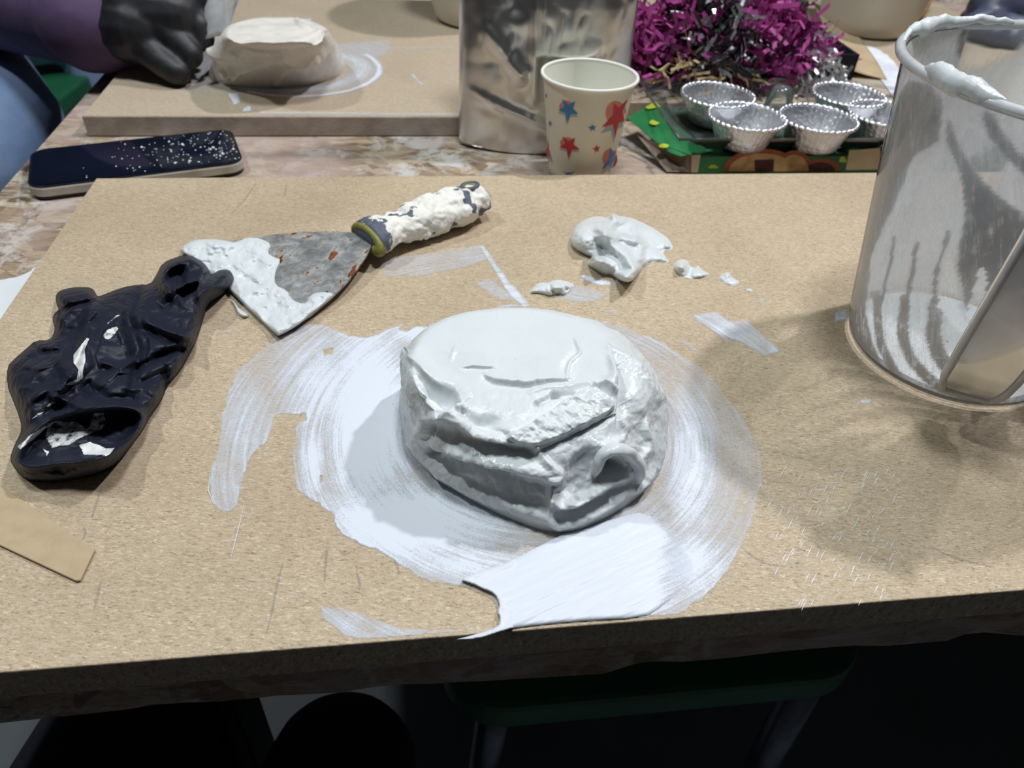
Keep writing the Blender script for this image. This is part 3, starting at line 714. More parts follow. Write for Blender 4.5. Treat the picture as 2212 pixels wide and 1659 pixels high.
# rough slab on the front right
slab([(800, 930), (1000, 855), (1150, 745), (1390, 585), (1560, 690), (1560, 770), (1300, 900), (1080, 1000), (960, 1000)], 2.4 * mm, 26, 1.7 * mm)
stroke([(1070, 1015), (1190, 965), (1310, 912), (1440, 840), (1555, 785)], -1.8 * mm, 0, (6, 34))
stroke([(1420, 600), (1480, 590), (1560, 640)], 1.6 * mm, 20)
stroke([(1030, 1000), (1080, 1060), (1140, 1120), (1205, 1160), (1195, 1200), (1130, 1240)], 2.2 * mm, 0, (16, 44))
slab([(1210, 1120), (1300, 1000), (1420, 960), (1440, 1150), (1400, 1290), (1240, 1390), (1150, 1330), (1190, 1240)], -2.4 * mm, 90)
stroke([(1150, 1270), (1150, 1350), (1200, 1390), (1250, 1390), (1400, 1310), (1530, 1225), (1630, 1195)], 2.8 * mm, 0, (24, 26))
stroke([(1190, 1440), (1350, 1420), (1500, 1350), (1640, 1260)], -2.4 * mm, 46)
stroke([(1145, 1290), (1140, 1400), (1150, 1470), (1190, 1530)], 1.8 * mm, 0, (10, 40))
stroke([(1180, 1535), (1300, 1490), (1450, 1420), (1600, 1330), (1740, 1235), (1830, 1140)], 2.2 * mm, 26)
dent((1540, 1140), 70, 52, -7.0 * mm); dent((1500, 990), 110, 60, 2.2 * mm)
# right shoulder
stroke([(1560, 430), (1585, 520), (1590, 600), (1600, 700), (1585, 770)], -4.2 * mm, 0, (70, 8)); stroke([(1480, 590), (1540, 620), (1580, 640)], 1.8 * mm, 22)
stroke([(1530, 400), (1560, 480), (1560, 600)], 1.4 * mm, 26); dent((1530, 560), 50, 40, 1.6 * mm)
stroke([(1780, 830), (1770, 900), (1790, 980), (1740, 1060), (1700, 1120)], 1.8 * mm, 0, (40, 14)); dent((1830, 860), 40, 110, -1.6 * mm)
stroke([(1700, 460), (1800, 600), (1860, 700)], 1.2 * mm, 24); stroke([(1640, 700), (1720, 830), (1690, 1000)], -1.6 * mm, 60)
stroke([(1500, 330), (1600, 370), (1690, 420), (1800, 540), (1880, 680)], .9 * mm, 18)
stroke([(1600, 800), (1660, 900), (1560, 970), (1440, 980)], 1.0 * mm, 22)
p3 = G * 1.0
zz = (G[..., 2] - ZB) / .05; sidew = sm(1.0, .8, zz)
fine = fbm3(G * 260, 4) * 1.5 * mm + fbm3(G * 95, 3) * 3.4 * mm
fine = fine + np.clip(Hh / (2 * mm), 0, 1) * fbm3(G * 330, 3) * 2.6 * mm
rim = sm(0, .12, zz)
G2 = G + Nn * ((1.5 * Hh * vis + fine * (.12 + .95 * sidew)) * (.15 + .85 * rim))[..., None]
G2[..., 2] = np.maximum(G2[..., 2], ZB + .0001)
mound = empty('plaster_mound', (MC[0], MC[1], ZB), 'large glossy white plaster mound in the middle of the front board', 'plaster mound')
mbody = mesh('mound_body', G2.reshape(-1, 3), gridfaces(G2.shape[0], G2.shape[1], True), M['plaster'], mound)
def onmound(pts, out=0.0):
    r = []
    for u, v in Z7(pts):
        d = (U - u) ** 2 + (Vv - v) ** 2 + np.where(fr > 0, 0, 1e9); i = np.unravel_index(np.argmin(d), d.shape); r.append(G2[i] + Nn[i] * out)
    return np.array(r)
cp = onmound([(1440, 1190), (1425, 1120), (1440, 1040), (1500, 985), (1570, 1000), (1640, 1060), (1690, 1140), (1715, 1220)], .003)
cp[0] = onmound([(1440, 1190)], -.002)[0]; cp[-1] = onmound([(1715, 1225)], -.003)[0]
cp = smooth_poly(cp, 2, False); k = np.linspace(0, 1, len(cp))
cv, cf = tubegeo(cp, .0026 + .0012 * np.sin(k * np.pi), 16, flat=.7); cv = cv + (fbm3(cv * 220, 3) * .003)[:, None]
mesh('plaster_curl', cv, cf, M['plaster'], mbody)
sk = onmound([(1480, 1190), (1560, 1205), (1640, 1190)], .001)

# ------------------------------------------------------------------ plaster blobs
Z8 = lambda p: zc(p, 1100, 440, 3.568)
def blob_h(hm, lam, feats, rough=.0012, seed=0):
    def f(X, Y, d):
        h = hm * (1 - np.exp(-d / lam)); w = 6 * fbm(X / 14 + seed, Y / 14, 3)
        for pts, hh, ww in feats:
            if len(pts) == 1:
                x, y = pts[0]; h = h + hh * np.exp(-((X + w - x) ** 2 + ((Y + w - y) * 1.3) ** 2) / ww ** 2)
            else:
                dd, _, _ = polyline(pts, X + w, Y + w); h = h + hh * np.exp(-(dd / ww) ** 2)
        h = h + rough * fbm(X / 9 + seed, Y / 7, 4)
        return np.maximum(h, .0001) * sm(0, 3, d) 
    return f
poly = smooth_poly(Z8([(462, 290), (480, 220), (530, 150), (620, 105), (690, 95), (760, 110), (800, 70), (840, 95), (880, 95), (960, 115), (1060, 160), (1160, 220), (1230, 270), (1272, 355), (1180, 362), (1195, 400), (1243, 460), (1150, 448), (1050, 465), (1000, 540), (935, 612), (860, 600), (800, 560), (780, 545), (730, 550), (650, 500), (588, 465), (640, 410), (600, 400), (500, 350)]), 1)
o = relief('plaster_blob', poly, blob_h(.006, 9, [(Z8([(600, 250)]), .007, 34), (Z8([(740, 210), (800, 130), (850, 110)]), .006, 14), (Z8([(720, 230), (800, 320), (900, 400), (960, 500), (920, 580)]), .009, 16), (Z8([(740, 250), (860, 250), (960, 290)]), .005, 10), (Z8([(700, 440)]), .006, 14), (Z8([(660, 440), (760, 460), (800, 470)]), .004, 12), (Z8([(870, 560)]), .005, 14), (Z8([(960, 200), (1020, 330), (1000, 420)]), .003, 9), (Z8([(860, 290), (950, 380)]), -.0012, 6), (Z8([(700, 330), (740, 400)]), -.0015, 6), (Z8([(620, 220), (700, 230)]), -.002, 5), (Z8([(1100, 330)]), -.003, 40), (Z8([(800, 90)]), .005, 8)]), 2.0, M['plaster'])
tag(o, 'big fluffy dollop of white plaster between the scraper handle and the jug', 'plaster blob')
def small_blob(pts, hm, lam, feats, label, seed):
    o = relief('plaster_blob', smooth_poly(Z8(pts), 1), blob_h(hm, lam, feats, .001, seed), 1.5, M['plaster']); tag(o, label, 'plaster blob')
small_blob([(150, 690), (190, 640), (240, 605), (300, 612), (340, 588), (420, 588), (510, 625), (480, 670), (430, 712), (370, 690), (320, 715), (230, 690)], .004, 7, [(Z8([(330, 650), (420, 620)]), .003, 10), (Z8([(310, 640), (340, 680)]), -.003, 4), (Z8([(400, 600), (440, 660)]), -.002, 4)], 'long twisted lump of white plaster just above the mound', 3)
small_blob([(1262, 490), (1290, 440), (1340, 425), (1380, 445), (1390, 480), (1440, 500), (1455, 470), (1480, 510), (1550, 540), (1500, 570), (1400, 582), (1330, 560), (1290, 530)], .003, 6, [(Z8([(1320, 480)]), .004, 12), (Z8([(1390, 520), (1380, 560)]), -.0025, 8)], 'small pointed lump of white plaster right of the big dollop', 9)
small_blob([(1612, 570), (1660, 530), (1700, 530), (1715, 570), (1780, 600), (1750, 632), (1690, 632), (1640, 600)], .0018, 5, [(Z8([(1680, 550)]), .002, 8)], 'tiny lump of white plaster, second smallest in the trail toward the jug', 13)
small_blob([(1822, 660), (1850, 650), (1880, 665), (1870, 685), (1840, 680)], .0012, 4, [], 'smallest white plaster speck at the end of the trail toward the jug', 15)

# ------------------------------------------------------------------ loose card offcut
def pp(pts, z): return [tuple(px(float(a), float(b), z)[:2]) for a, b in pts]
cpts = pp([(207, 1192), (176, 1258), (166, 1259), (0, 1181), (-150, 1108), (-150, 950), (0, 1050)], ZB)
tag(prism('card_offcut', cpts, ZB + .0003, ZB + .0016, M['card'], None, .0004), 'flat tan card offcut lying at the left edge of the front board', 'card')

# ------------------------------------------------------------------ black glove lying on the board
Z5 = lambda p: zc(p, 0, 480, 2.765)
g_out = smooth_poly(Z5([(65, 1440), (110, 1500), (150, 1540), (270, 1558), (420, 1545), (600, 1505), (700, 1445), (760, 1370), (830, 1280), (870, 1220), (900, 1160), (960, 1080), (1000, 980), (1080, 890), (1130, 800), (1170, 720), (1210, 600), (1240, 500), (1320, 445), (1380, 395), (1420, 350), (1392, 290), (1355, 266), (1300, 275), (1255, 312), (1255, 280), (1215, 230), (1140, 183), (1060, 205), (970, 240), (930, 320), (895, 372), (830, 370), (720, 390), (600, 440), (580, 440), (560, 400), (520, 385), (430, 388), (360, 405), (330, 435), (335, 490), (355, 522), (325, 540), (310, 580), (330, 640), (300, 705), (210, 705), (150, 760), (80, 820), (42, 860), (42, 980), (70, 1050), (110, 1150), (132, 1240), (85, 1330), (60, 1400)]), 1)
g_hole = Z5([(1070, 415), (1120, 385), (1175, 368), (1160, 400), (1095, 440)])
g_bowl = smooth_poly(Z5([(110, 1400), (160, 1310), (250, 1220), (340, 1165), (520, 1120), (760, 1108), (845, 1150), (825, 1245), (750, 1320), (640, 1385), (450, 1415), (250, 1440), (130, 1445)]), 2)
def glove_h(X, Y, d):
    h = .017 * (1 - np.exp(-d / 15.0))
    cr = crumple(X / 120 + 3.3, Y / 95 + 8, 2)
    h = h * (.72 + .75 * np.clip(cr, 0, 1.2)) + .004 * (crumple(X / 60 + 20, Y / 48 + 3, 1) - .25) * sm(0, 25, d) + .0035 * (crumple(X / 34 + Y / 90, Y / 40 + 30, 2) - .3) * sm(4, 25, d)
    for pts, hh, ww in (([(205, 830), (290, 930), (180, 1010)], 0, 1),
                        ([(300, 705), (380, 860), (480, 980)], .004, 40), ([(560, 470), (500, 700), (430, 900), (330, 1040)], .004, 26), ([(830, 420), (760, 560), (820, 760), (800, 960)], -.005, 34),
                        ([(880, 600), (1000, 650), (1150, 700)], .005, 24), ([(820, 880), (950, 800), (1080, 760)], -.005, 22), ([(520, 980), (640, 1060), (780, 1060)], -.006, 40), ([(620, 840), (720, 870), (800, 830)], .003, 16),
                        ([(860, 960), (980, 900), (1000, 1000)], -.004, 26), ([(190, 720), (250, 780), (340, 770)], -.005, 18), ([(360, 540), (420, 500), (560, 470)], -.005, 14),
                        ([(1010, 420), (970, 340), (1010, 260), (1130, 215), (1230, 270), (1180, 360), (1080, 390)], .006, 30), ([(1020, 320), (1070, 300), (1080, 360)], -.009, 30),
                        ([(1190, 440), (1290, 340), (1370, 310)], .004, 30), ([(300, 1030), (500, 1110), (700, 1100)], .003, 20)):
        dd, _, _ = polyline(Z5(pts), X, Y); h = h + hh * np.exp(-(dd / (ww / 2.765)) ** 2)
    for pts, hh in (([(470, 620), (560, 560), (640, 470)], 1), ([(600, 900), (560, 800), (600, 700)], -1), ([(880, 640), (900, 760), (860, 870)], 1), ([(930, 470), (1000, 540), (1120, 560)], -1), ([(700, 480), (690, 620), (740, 740)], 1),
                    ([(120, 860), (230, 880), (330, 850)], 1), ([(90, 980), (220, 960), (330, 980)], -1), ([(150, 1090), (280, 1010), (420, 1000)], 1), ([(980, 860), (1060, 800), (1100, 720)], 1), ([(640, 960), (700, 900), (790, 900)], 1), ([(940, 1060), (900, 980), (830, 960)], 1), ([(1040, 640), (1120, 640), (1190, 600)], -1), ([(390, 620), (450, 580), (500, 520)], -1), ([(540, 1080), (520, 1000), (470, 940)], -1)):
        dd, sd_, tq = polyline(Z5(pts), X, Y); h = h + .0022 * hh * np.exp(-(dd / np.where(sd_ > 0, 3.0, 14.0)) ** 2) * np.sin(np.clip(tq, .02, .98) * np.pi) ** .5
    b, _, _ = polysdf(g_bowl, X, Y)
    k = sm(-4, 12, b); h = h * (1 - k) + k * (.0065 + .0035 * fbm(X / 30, Y / 22, 2))
    lip = np.exp(-(np.abs(b + 5) / 9.0) ** 2); h = h + .004 * lip
    hd, _, _ = polysdf(g_hole, X, Y); h = h * (1 - sm(-6, 3, hd))
    return np.maximum(h * sm(0, 6, d), .0003)
patch = [(Z5([(440, 790), (480, 740), (520, 690), (530, 700), (505, 760), (510, 830), (495, 880), (495, 930), (440, 970), (395, 972), (420, 955), (460, 940), (470, 880), (440, 840)]), 1.2), (Z5([(630, 700), (610, 680), (640, 640), (690, 620), (710, 630), (690, 670), (650, 700)]), .62), (Z5([(640, 600), (700, 550), (740, 545), (680, 580), (640, 612)]), .56),
         (Z5([(280, 1200), (340, 1185), (460, 1190), (520, 1230), (560, 1140), (620, 1130), (640, 1200), (600, 1250), (500, 1280), (420, 1330), (310, 1350), (270, 1290)]), .58), (Z5([(470, 1330), (540, 1310), (640, 1350), (690, 1345), (650, 1395), (500, 1390)]), .72), (Z5([(100, 1340), (180, 1270), (270, 1215), (290, 1220), (200, 1300), (120, 1360)]), .66), (Z5([(170, 1190), (220, 1140), (280, 1125), (220, 1165)]), .56), (Z5([(270, 1100), (310, 1070), (350, 1072), (290, 1105)]), .56), (Z5([(250, 1345), (295, 1370), (280, 1400)]), .66), (Z5([(610, 1370), (640, 1350), (660, 1380), (630, 1400)]), 1.0), (Z5([(330, 1440), (440, 1425), (460, 1435), (350, 1455)]), .42)]
def glove_cov(X, Y, d):
    c = np.zeros(X.shape)
    for poly, a in patch:
        e, _, _ = polysdf(poly, X, Y); c = np.maximum(c, a * sm(-2.5, 2.5, e))
    return c
glove = relief('disposable_glove', g_out, glove_h, 2.2, M['glove'], None, cover=glove_cov)
sg = glove.modifiers.new('soften', 'SMOOTH'); sg.factor = .5; sg.iterations = 3
tag(glove, 'crumpled black disposable glove spotted with plaster, lying beside the scraper', 'glove')

# ------------------------------------------------------------------ scraper
Z6 = lambda p: zc(p, 360, 360, 2.989)
t1 = px(601, 724, ZB + .0012); t2 = px(395, 545, ZB + .0012); t3 = px(785, 516, ZB + .0135)
bn = np.cross(t1 - t3, t2 - t3); bn /= np.linalg.norm(bn); bn = bn if bn[2] > 0 else -bn
scr = empty('paint_scraper', tuple(t3 * [1, 1, 0] + [0, 0, ZB]), 'rusty paint scraper with plaster-caked handle lying on the front board', 'scraper')
blade_poly = np.array(Z6([(1222, 425), (1100, 418), (900, 420), (700, 437), (520, 462), (330, 490), (150, 520), (100, 548), (420, 812), (714, 1092), (925, 960), (1050, 855), (1150, 760), (1230, 660), (1290, 570), (1326, 505), (1300, 470)]))
bp3 = pxplane(blade_poly[:, 0], blade_poly[:, 1], t3, bn); n = len(bp3)
bl = mesh('blade', np.vstack([bp3, bp3 - bn * .0012]), [list(range(n))[::-1], list(range(n, 2 * n))] + [(i, (i + 1) % n, n + (i + 1) % n, n + i) for i in range(n)], M['blade'], scr, smooth=False)
pp_ = smooth_poly(Z6([(85, 545), (110, 505), (180, 472), (300, 466), (400, 480), (440, 492), (520, 456), (600, 462), (680, 500), (645, 555), (700, 590), (740, 600), (695, 690), (700, 765), (780, 800), (800, 850), (850, 880), (905, 885), (925, 830), (990, 808), (1075, 815), (1060, 840), (925, 960), (850, 1025), (730, 1092), (706, 1088), (560, 950), (420, 812), (300, 700), (150, 600)]), 1)
def bladeplaster(X, Y, d):
    h = .0022 * (1 - np.exp(-d / 6)) + .0050 * fbm(X / 24, Y / 15, 4) * sm(0, 12, d)
    for pts, hh, ww in (([(110, 530), (250, 480), (380, 500)], .004, 70), ([(700, 760), (790, 810), (860, 880)], .0018, 18), ([(430, 800), (560, 940), (714, 1080)], .002, 60), ([(714, 1060), (860, 1000), (920, 940)], .0018, 40)):
        dd, _, _ = polyline(Z6(pts), X, Y); h = h + hh * np.exp(-(dd / (ww / 2.989)) ** 2)
    return np.maximum(h, .0002) * sm(0, 2.5, d)
relief('blade_plaster', pp_, bladeplaster, 2.2, M['plaster'], bl, plane=(t3, bn))
relief('blade_plaster', smooth_poly(Z6([(400, 850), (440, 870), (470, 920), (520, 945), (535, 970), (490, 978), (455, 950), (440, 900)]), 1), inflate(.004, 5), 2, M['plaster'], scr)
# handle: loft with its own waist and belly
h0 = px(788, 516, ZB + .0145); h1 = px(1046, 424, ZB + .0135)
ax = h1 - h0; Lh = np.linalg.norm(ax); ax /= Lh; sd = np.cross([0, 0, 1.0], ax); sd /= np.linalg.norm(sd); upv = np.cross(ax, sd)
tt = np.linspace(0, 1, 120); seg = 72
wr = np.interp(tt, [0, .03, .08, .14, .22, .32, .5, .68, .82, .92, .97, 1], [.0125, .0165, .0168, .0145, .0122, .0126, .0150, .0158, .0150, .0130, .0098, .0035])
hr = np.interp(tt, [0, .03, .08, .14, .22, .32, .5, .68, .82, .92, .97, 1], [.0060, .0100, .0110, .0102, .0098, .0108, .0128, .0130, .0120, .0105, .0075, .003])
th = np.linspace(0, 2 * np.pi, seg, endpoint=False)
Hg = h0 + ax * (tt * Lh)[:, None, None] + (sd * (wr[:, None] * np.cos(th))[..., None]) + (upv * (hr[:, None] * np.sin(th))[..., None])
lump = fbm3(Hg * 110, 4) * .0085 + fbm3(Hg * 420, 2) * .0022
ct = sm(.05, .2, tt)[:, None]
hn = np.cos(th)[None, :, None] * sd + np.sin(th)[None, :, None] * upv
Hg = Hg + hn * (lump * (.08 + .92 * ct))[..., None]
Hg[..., 2] = np.maximum(Hg[..., 2], ZB + .0004)
cov = np.clip(.30 + ct * .75 + np.zeros(Hg.shape[:2]) - 1.1 * sm(.86, 1.0, tt)[:, None] * vn3(Hg * 160) + .5 * (vn3(Hg * 90) - .5) - .75 * sm(.62, .78, vn3(Hg * 150 + 5)), 0, 1.3)
fcs = gridfaces(len(tt), seg, True).tolist(); fcs.append(list(range(seg))[::-1]); fcs.append(list(range((len(tt) - 1) * seg, len(tt) * seg)))
hdl = mesh('handle', Hg.reshape(-1, 3), fcs, M['crust'], scr, attrs={'cover': cov.ravel()})
ca = np.linspace(0, 2 * math.pi, 41)
tube('collar', [h0 + ax * .0016 + sd * .0142 * math.cos(a) + upv * (.0068 * math.sin(a)) for a in ca], .0022 + .0026 * np.exp(-((ca - 3.5) / .5) ** 2), M['yellow'], scr, 10)
hc = px(1007, 404, ZB + .0255)
hc = h0 + ax * (Lh * .865) + upv * .0118
ringp = [hc + ax * .0065 * math.cos(a) + sd * .0042 * math.sin(a) for a in np.linspace(0, 2 * math.pi, 25)]
tube('hang_hole_rim', ringp, .0015, M['crust'], hdl, 8)
dv = [hc + upv * .0006] + [hc + upv * .0006 + (ax * .0062 * math.cos(a) + sd * .0040 * math.sin(a)) for a in np.linspace(0, 2 * math.pi, 24, endpoint=False)]
mesh('hang_hole', dv, [(0, 1 + i, 1 + (i + 1) % 24) for i in range(24)], M['yellow'], hdl)

# ------------------------------------------------------------------ measuring jug
JC = np.array([.2560, .3660]); JH = .158; JRB, JRT = .0560, .0800
jug = empty('measuring_jug', (*JC, ZB), 'clear plastic measuring jug coated inside with plaster, at the right', 'jug')
def jr(z): return JRB + (JRT - JRB) * np.clip(z / JH, 0, 1) ** .95
HAx = np.array([-.37, -.929])                    # the handle side, towards the viewer
hang = math.atan2(HAx[1], HAx[0]); sang = hang + math.pi
def jwob(r, z, t, k):                          # spout opposite the handle
    return r + .010 * np.exp(-((np.angle(np.exp(1j * (t - sang)))) / .28) ** 2) * sm(.10, JH, np.full_like(t, z - ZB))
prof = [(.002, .0025), (.045, .0025), (.050, .0)] + [(JRB - .001, .0012), (JRB, .004)] + [(float(jr(z)), z) for z in np.linspace(.01, JH, 26)]
lathe('body', [(r, ZB + .0006 + z) for r, z in prof], JC, M['jug'], jug, 96, jwob)
# rolled lip
thl = np.linspace(0, 2 * np.pi, 97)
lipr = jwob(np.full_like(thl, jr(JH) + .0015), ZB + JH, thl, 0)
lip = np.column_stack([JC[0] + lipr * np.cos(thl), JC[1] + lipr * np.sin(thl), np.full(97, ZB + JH)])
jrim = tube('rim', lip, .0026, M['jug_handle'], jug, 8)
Z4 = lambda p: zc(p, 1760, 0, 1.803)
def jug_coat():
    nt_, nz = 300, 120; t = np.linspace(-np.pi, np.pi, nt_, endpoint=False) + hang; z = np.linspace(.004, JH - .002, nz)
    Tt, Zz = np.meshgrid(t, z); r = jwob(jr(Zz) - .0012, ZB + Zz, Tt, 0)
    P = np.stack([JC[0] + r * np.cos(Tt), JC[1] + r * np.sin(Tt), ZB + .0006 + Zz], -1)
    u, v = proj(P); front = (np.cos(Tt) * (CAM[0] - P[..., 0]) + np.sin(Tt) * (CAM[1] - P[..., 1])) > 0
    w = 10 * fbm(u / 30, v / 30, 3)
    c = np.full(u.shape, .60)
    for poly in ([(520, 420), (560, 560), (690, 740), (830, 840), (900, 840), (900, 1100), (700, 1160), (640, 1250), (590, 1230), (560, 1100), (540, 1000), (580, 850), (570, 700), (530, 600), (500, 540)],
                 [(320, 300), (500, 330), (500, 540), (440, 590), (380, 620), (330, 780), (240, 950), (205, 1150), (215, 1300), (290, 1470), (180, 1420), (100, 1250), (100, 1050), (200, 700)],
                 [(640, 420), (700, 430), (740, 520), (850, 640), (850, 720), (740, 620), (660, 520)]):
        d, _, _ = polysdf(smooth_poly(Z4(poly), 1), u + w, v + w); c = np.maximum(c, 1.0 * sm(-5, 6, d))
    for pts, wd in (([(240, 1160), (250, 1340), (330, 1480), (420, 1560)], 20), ([(350, 1170), (335, 1320), (400, 1440), (520, 1530), (700, 1560)], 24), ([(480, 1180), (455, 1300), (500, 1420), (610, 1495), (700, 1500)], 34), ([(400, 950), (370, 1100), (360, 1180)], 10), ([(310, 930), (280, 1080), (260, 1170)], 8), ([(520, 900), (460, 1100), (470, 1200)], 10)):
        d, _, _ = polyline(smooth_poly(Z4(pts), 2, False), u + w, v + w); c = np.maximum(c, sm(wd * 1.25, wd * .75, d * 1.803))
    for poly in ([(590, 1230), (650, 1030), (670, 1090), (640, 1250), (600, 1240)], [(480, 1190), (520, 990), (545, 1080), (560, 1200), (640, 1330), (560, 1290)]):
        d, _, _ = polysdf(Z4(poly), u, v); c = np.where(d > 0, .3, c)
    back = .82 + .5 * fbm(Tt * 3, Zz * 30, 3) - 1.1 * sm(.42, .2, vn(Tt * 2.2 + 4, Zz * 26))
    back = np.where(np.abs(np.angle(np.exp(1j * (Tt - sang + .95)))) < .5, .15, back)
    c = np.where(front, c, back)
    V = P.reshape(-1, 3); uvv = np.stack([Tt + Zz * 6, Zz * 10], -1).reshape(-1, 2)
    return mesh('plaster_coating', V, gridfaces(nz, nt_, True), M['coat'], jug, attrs={'cover': c.ravel()}, uv=uvv)
jug_coat()
pool = [(.001, .0042), (.03, .0042), (JRB - .004, .005)]
lathe('plaster_residue', [(r, ZB + z) for r, z in pool], JC, M['plaster'], jug, 48)
# plaster clinging to the lip: thick roll with lumps
a0, a1 = hang - 1.75, hang + math.pi + 1.1
def lip_roll(s0, s1, rad, seed):
    t = np.linspace(s0, s1, 110); r = jwob(np.full_like(t, jr(JH) + .0005), ZB + JH, t, 0)
    P = np.column_stack([JC[0] + r * np.cos(t), JC[1] + r * np.sin(t), ZB + JH + .0022 + .002 * (vn(t * 9 + seed, t * 0) - .5)])
    rd = rad * (.55 + 1.1 * vn(t * 7 + seed, t * 0 + 3)) * np.sin(np.linspace(.12, np.pi - .12, 110)) ** .5
    V, f = tubegeo(P, rd, 12); V = V + (fbm3(V * 260 + seed, 3) * .003)[:, None] * np.array([.4, .4, 1])
    mesh('rim_plaster', V, f, M['plaster'], jrim)
def lip_angle(u, v):
    t = np.linspace(-np.pi, np.pi, 1440); P = np.column_stack([JC[0] + JRT * np.cos(t), JC[1] + JRT * np.sin(t), np.full(1440, ZB + JH)])
    a, b = proj(P); return t[np.argmin((a - u) ** 2 + (b - v) ** 2)]
la = [lip_angle(*q) for q in ((1978, 188), (2160, 262), (1955, 98), (2190, 72))]
print('lip', la)
lip_roll(la[0], la[1], .0032, 1.0); lip_roll(la[2], la[3] if la[3] < la[2] else la[3] - 2 * np.pi, .0028, 6.0)
# handle: a strap standing off the wall, joined at the lip and low down
def strap():
    rad = HAx; tan = np.array([-rad[1], rad[0]])
    zs = np.linspace(.022, .150, 40); prof = []
    out = np.interp(zs, [.022, .03, .045, .12, .14, .150], [.016, .021, .0235, .0265, .022, .006])
    hw = np.interp(zs, [.022, .026, .034, .05, .15], [.006, .0125, .0155, .0165, .019])
    V = []
    for z, o_, w in zip(zs, out, hw):
        base = JC + rad * (jr(z) + o_)
        for a in np.linspace(0, 2 * np.pi, 20, endpoint=False):
            q = base + tan * w * np.sign(math.cos(a)) * abs(math.cos(a)) ** .5 + rad * .0032 * np.sign(math.sin(a)) * abs(math.sin(a)) ** .5
            V.append((*q, ZB + z))
    f = gridfaces(40, 20, True).tolist(); f.append(list(range(20))[::-1]); f.append(list(range(39 * 20, 40 * 20)))
    jh = mesh('handle', V, f, M['jug_handle'], jug)
    edge = []
    for sgn, rng_ in ((-1, range(39, 0, -1)), (1, range(1, 40))):
        for i in rng_: edge.append((*(JC + rad * (jr(zs[i]) + out[i] + .003) + tan * sgn * hw[i] * .9), ZB + zs[i]))
    tube('handle_edge', edge, .0017, M['jug_handle'], jh, 8)
    for zz_ in (.150, .030):
        i = np.argmin(np.abs(zs - zz_)); p0 = JC + rad * (jr(zz_) - .001); p1 = JC + rad * (jr(zz_) + out[i])
        V, f = tubegeo([(*p0, ZB + zz_), (*p1, ZB + zz_)], [.0085, .0085], 14, flat=.35); mesh('handle_joint', V, f, M['jug_handle'], jh)
strap()

# ------------------------------------------------------------------ paper cup
CC = np.array([.0470, .6180]); CH = .083; RB_, RTp = .0265, .0375
cup = empty('paper_cup', (*CC, ZT), 'white paper cup printed with red and blue stars', 'cup')
cr_ = lambda z: RB_ + (RTp - RB_) * (z / CH)
cup_wall = lathe('cup_wall', [(RB_ - .001, ZT + .0004)] + [(cr_(z), ZT + z) for z in np.linspace(.0008, CH, 12)], CC, M['cup'], cup, 72)
lathe('cup_inside', [(.001, ZT + .006), (RB_ - .0008, ZT + .006)] + [(cr_(z) - .0006, ZT + z) for z in np.linspace(.008, CH, 12)], CC, M['cup_in'], cup, 72)
tc_ = np.linspace(0, 2 * np.pi, 73)
tube('rolled_rim', np.column_stack([CC[0] + (RTp + .0006) * np.cos(tc_), CC[1] + (RTp + .0006) * np.sin(tc_), np.full(73, ZT + CH)]), .0015, M['cup_in'], cup, 10)
def oncup(u, v, off):
    d = rays(float(u), float(v)); ts = np.linspace(.4, 1.0, 2400); P = CAM + d * ts[:, None]
    g = np.hypot(P[:, 0] - CC[0], P[:, 1] - CC[1]) - cr_(P[:, 2] - ZT) - off
    i = np.argmax(g < 0) if (g < 0).any() else np.argmin(g)
    lo, hi = ts[max(i - 1, 0)], ts[i]
    for _ in range(24):
        md = (lo + hi) / 2; q = CAM + d * md
        if np.hypot(q[0] - CC[0], q[1] - CC[1]) - cr_(q[2] - ZT) - off < 0: hi = md
        else: lo = md
    return CAM + d * hi
def decal(pts, m, off, c=None, parent=None, name='printed_star'):
    pts = np.asarray(pts, float); c = pts.mean(0) if c is None else np.array(c); n = len(pts); dens = []
    for i in range(n):
        a = pts[i]; b = pts[(i + 1) % n]
        for t in (0, .33, .67): dens.append(a + (b - a) * t)
    dens = np.array(dens); V = [oncup(*c, off)]; Fc = []; n = len(dens)
    for s_ in (.25, .5, .75, 1.0):
        for p in dens: V.append(oncup(*(c + (p - c) * s_), off))
    Fc = [(0, 1 + i, 1 + (i + 1) % n) for i in range(n)] + [(1 + k * n + i, 1 + k * n + n + i, 1 + k * n + n + (i + 1) % n, 1 + k * n + (i + 1) % n) for k in range(3) for i in range(n)]
    return mesh(name, V, Fc, m, cup_wall)
ZC8 = lambda p: zc(p, 1150, 120, 6.144)
def circ(cx, cy, rx, ry, n=20): return ZC8([(cx + rx * math.cos(a), cy + ry * math.sin(a)) for a in np.linspace(0, 2 * np.pi, n, endpoint=False)])
def star(cx, cy, tips, inner=.42):
    tips = np.array(tips, float); c = np.array([cx, cy]); out = []
    for i in range(len(tips)):
        out.append(tips[i]); mdl = (tips[i] + tips[(i + 1) % len(tips)]) / 2; out.append(c + (mdl - c) * inner * 1.25)
    return ZC8(out)
def print_star(c, tips, col_star, circle, shadow):
    if circle: decal(circ(*circle), M['star_pink'], .00012, name='printed_disc')
    if shadow: decal(star(c[0] + shadow[0], c[1] + shadow[1], np.array(tips) + np.array(shadow)), M['star_grey'], .0002, ZC8([(c[0] + shadow[0], c[1] + shadow[1])])[0], name='printed_shadow')
    decal(star(c[0], c[1], tips), col_star, .0003, ZC8([c])[0])
print_star((475, 715), [(395, 580), (570, 610), (610, 780), (462, 890), (345, 725)], M['star_blue'], (450, 680, 95, 82), (-6, 34))
print_star((490, 1195), [(395, 1075), (568, 1090), (628, 1250), (482, 1360), (358, 1215)], M['star_red'], (460, 1160, 95, 75), (-2, 30))
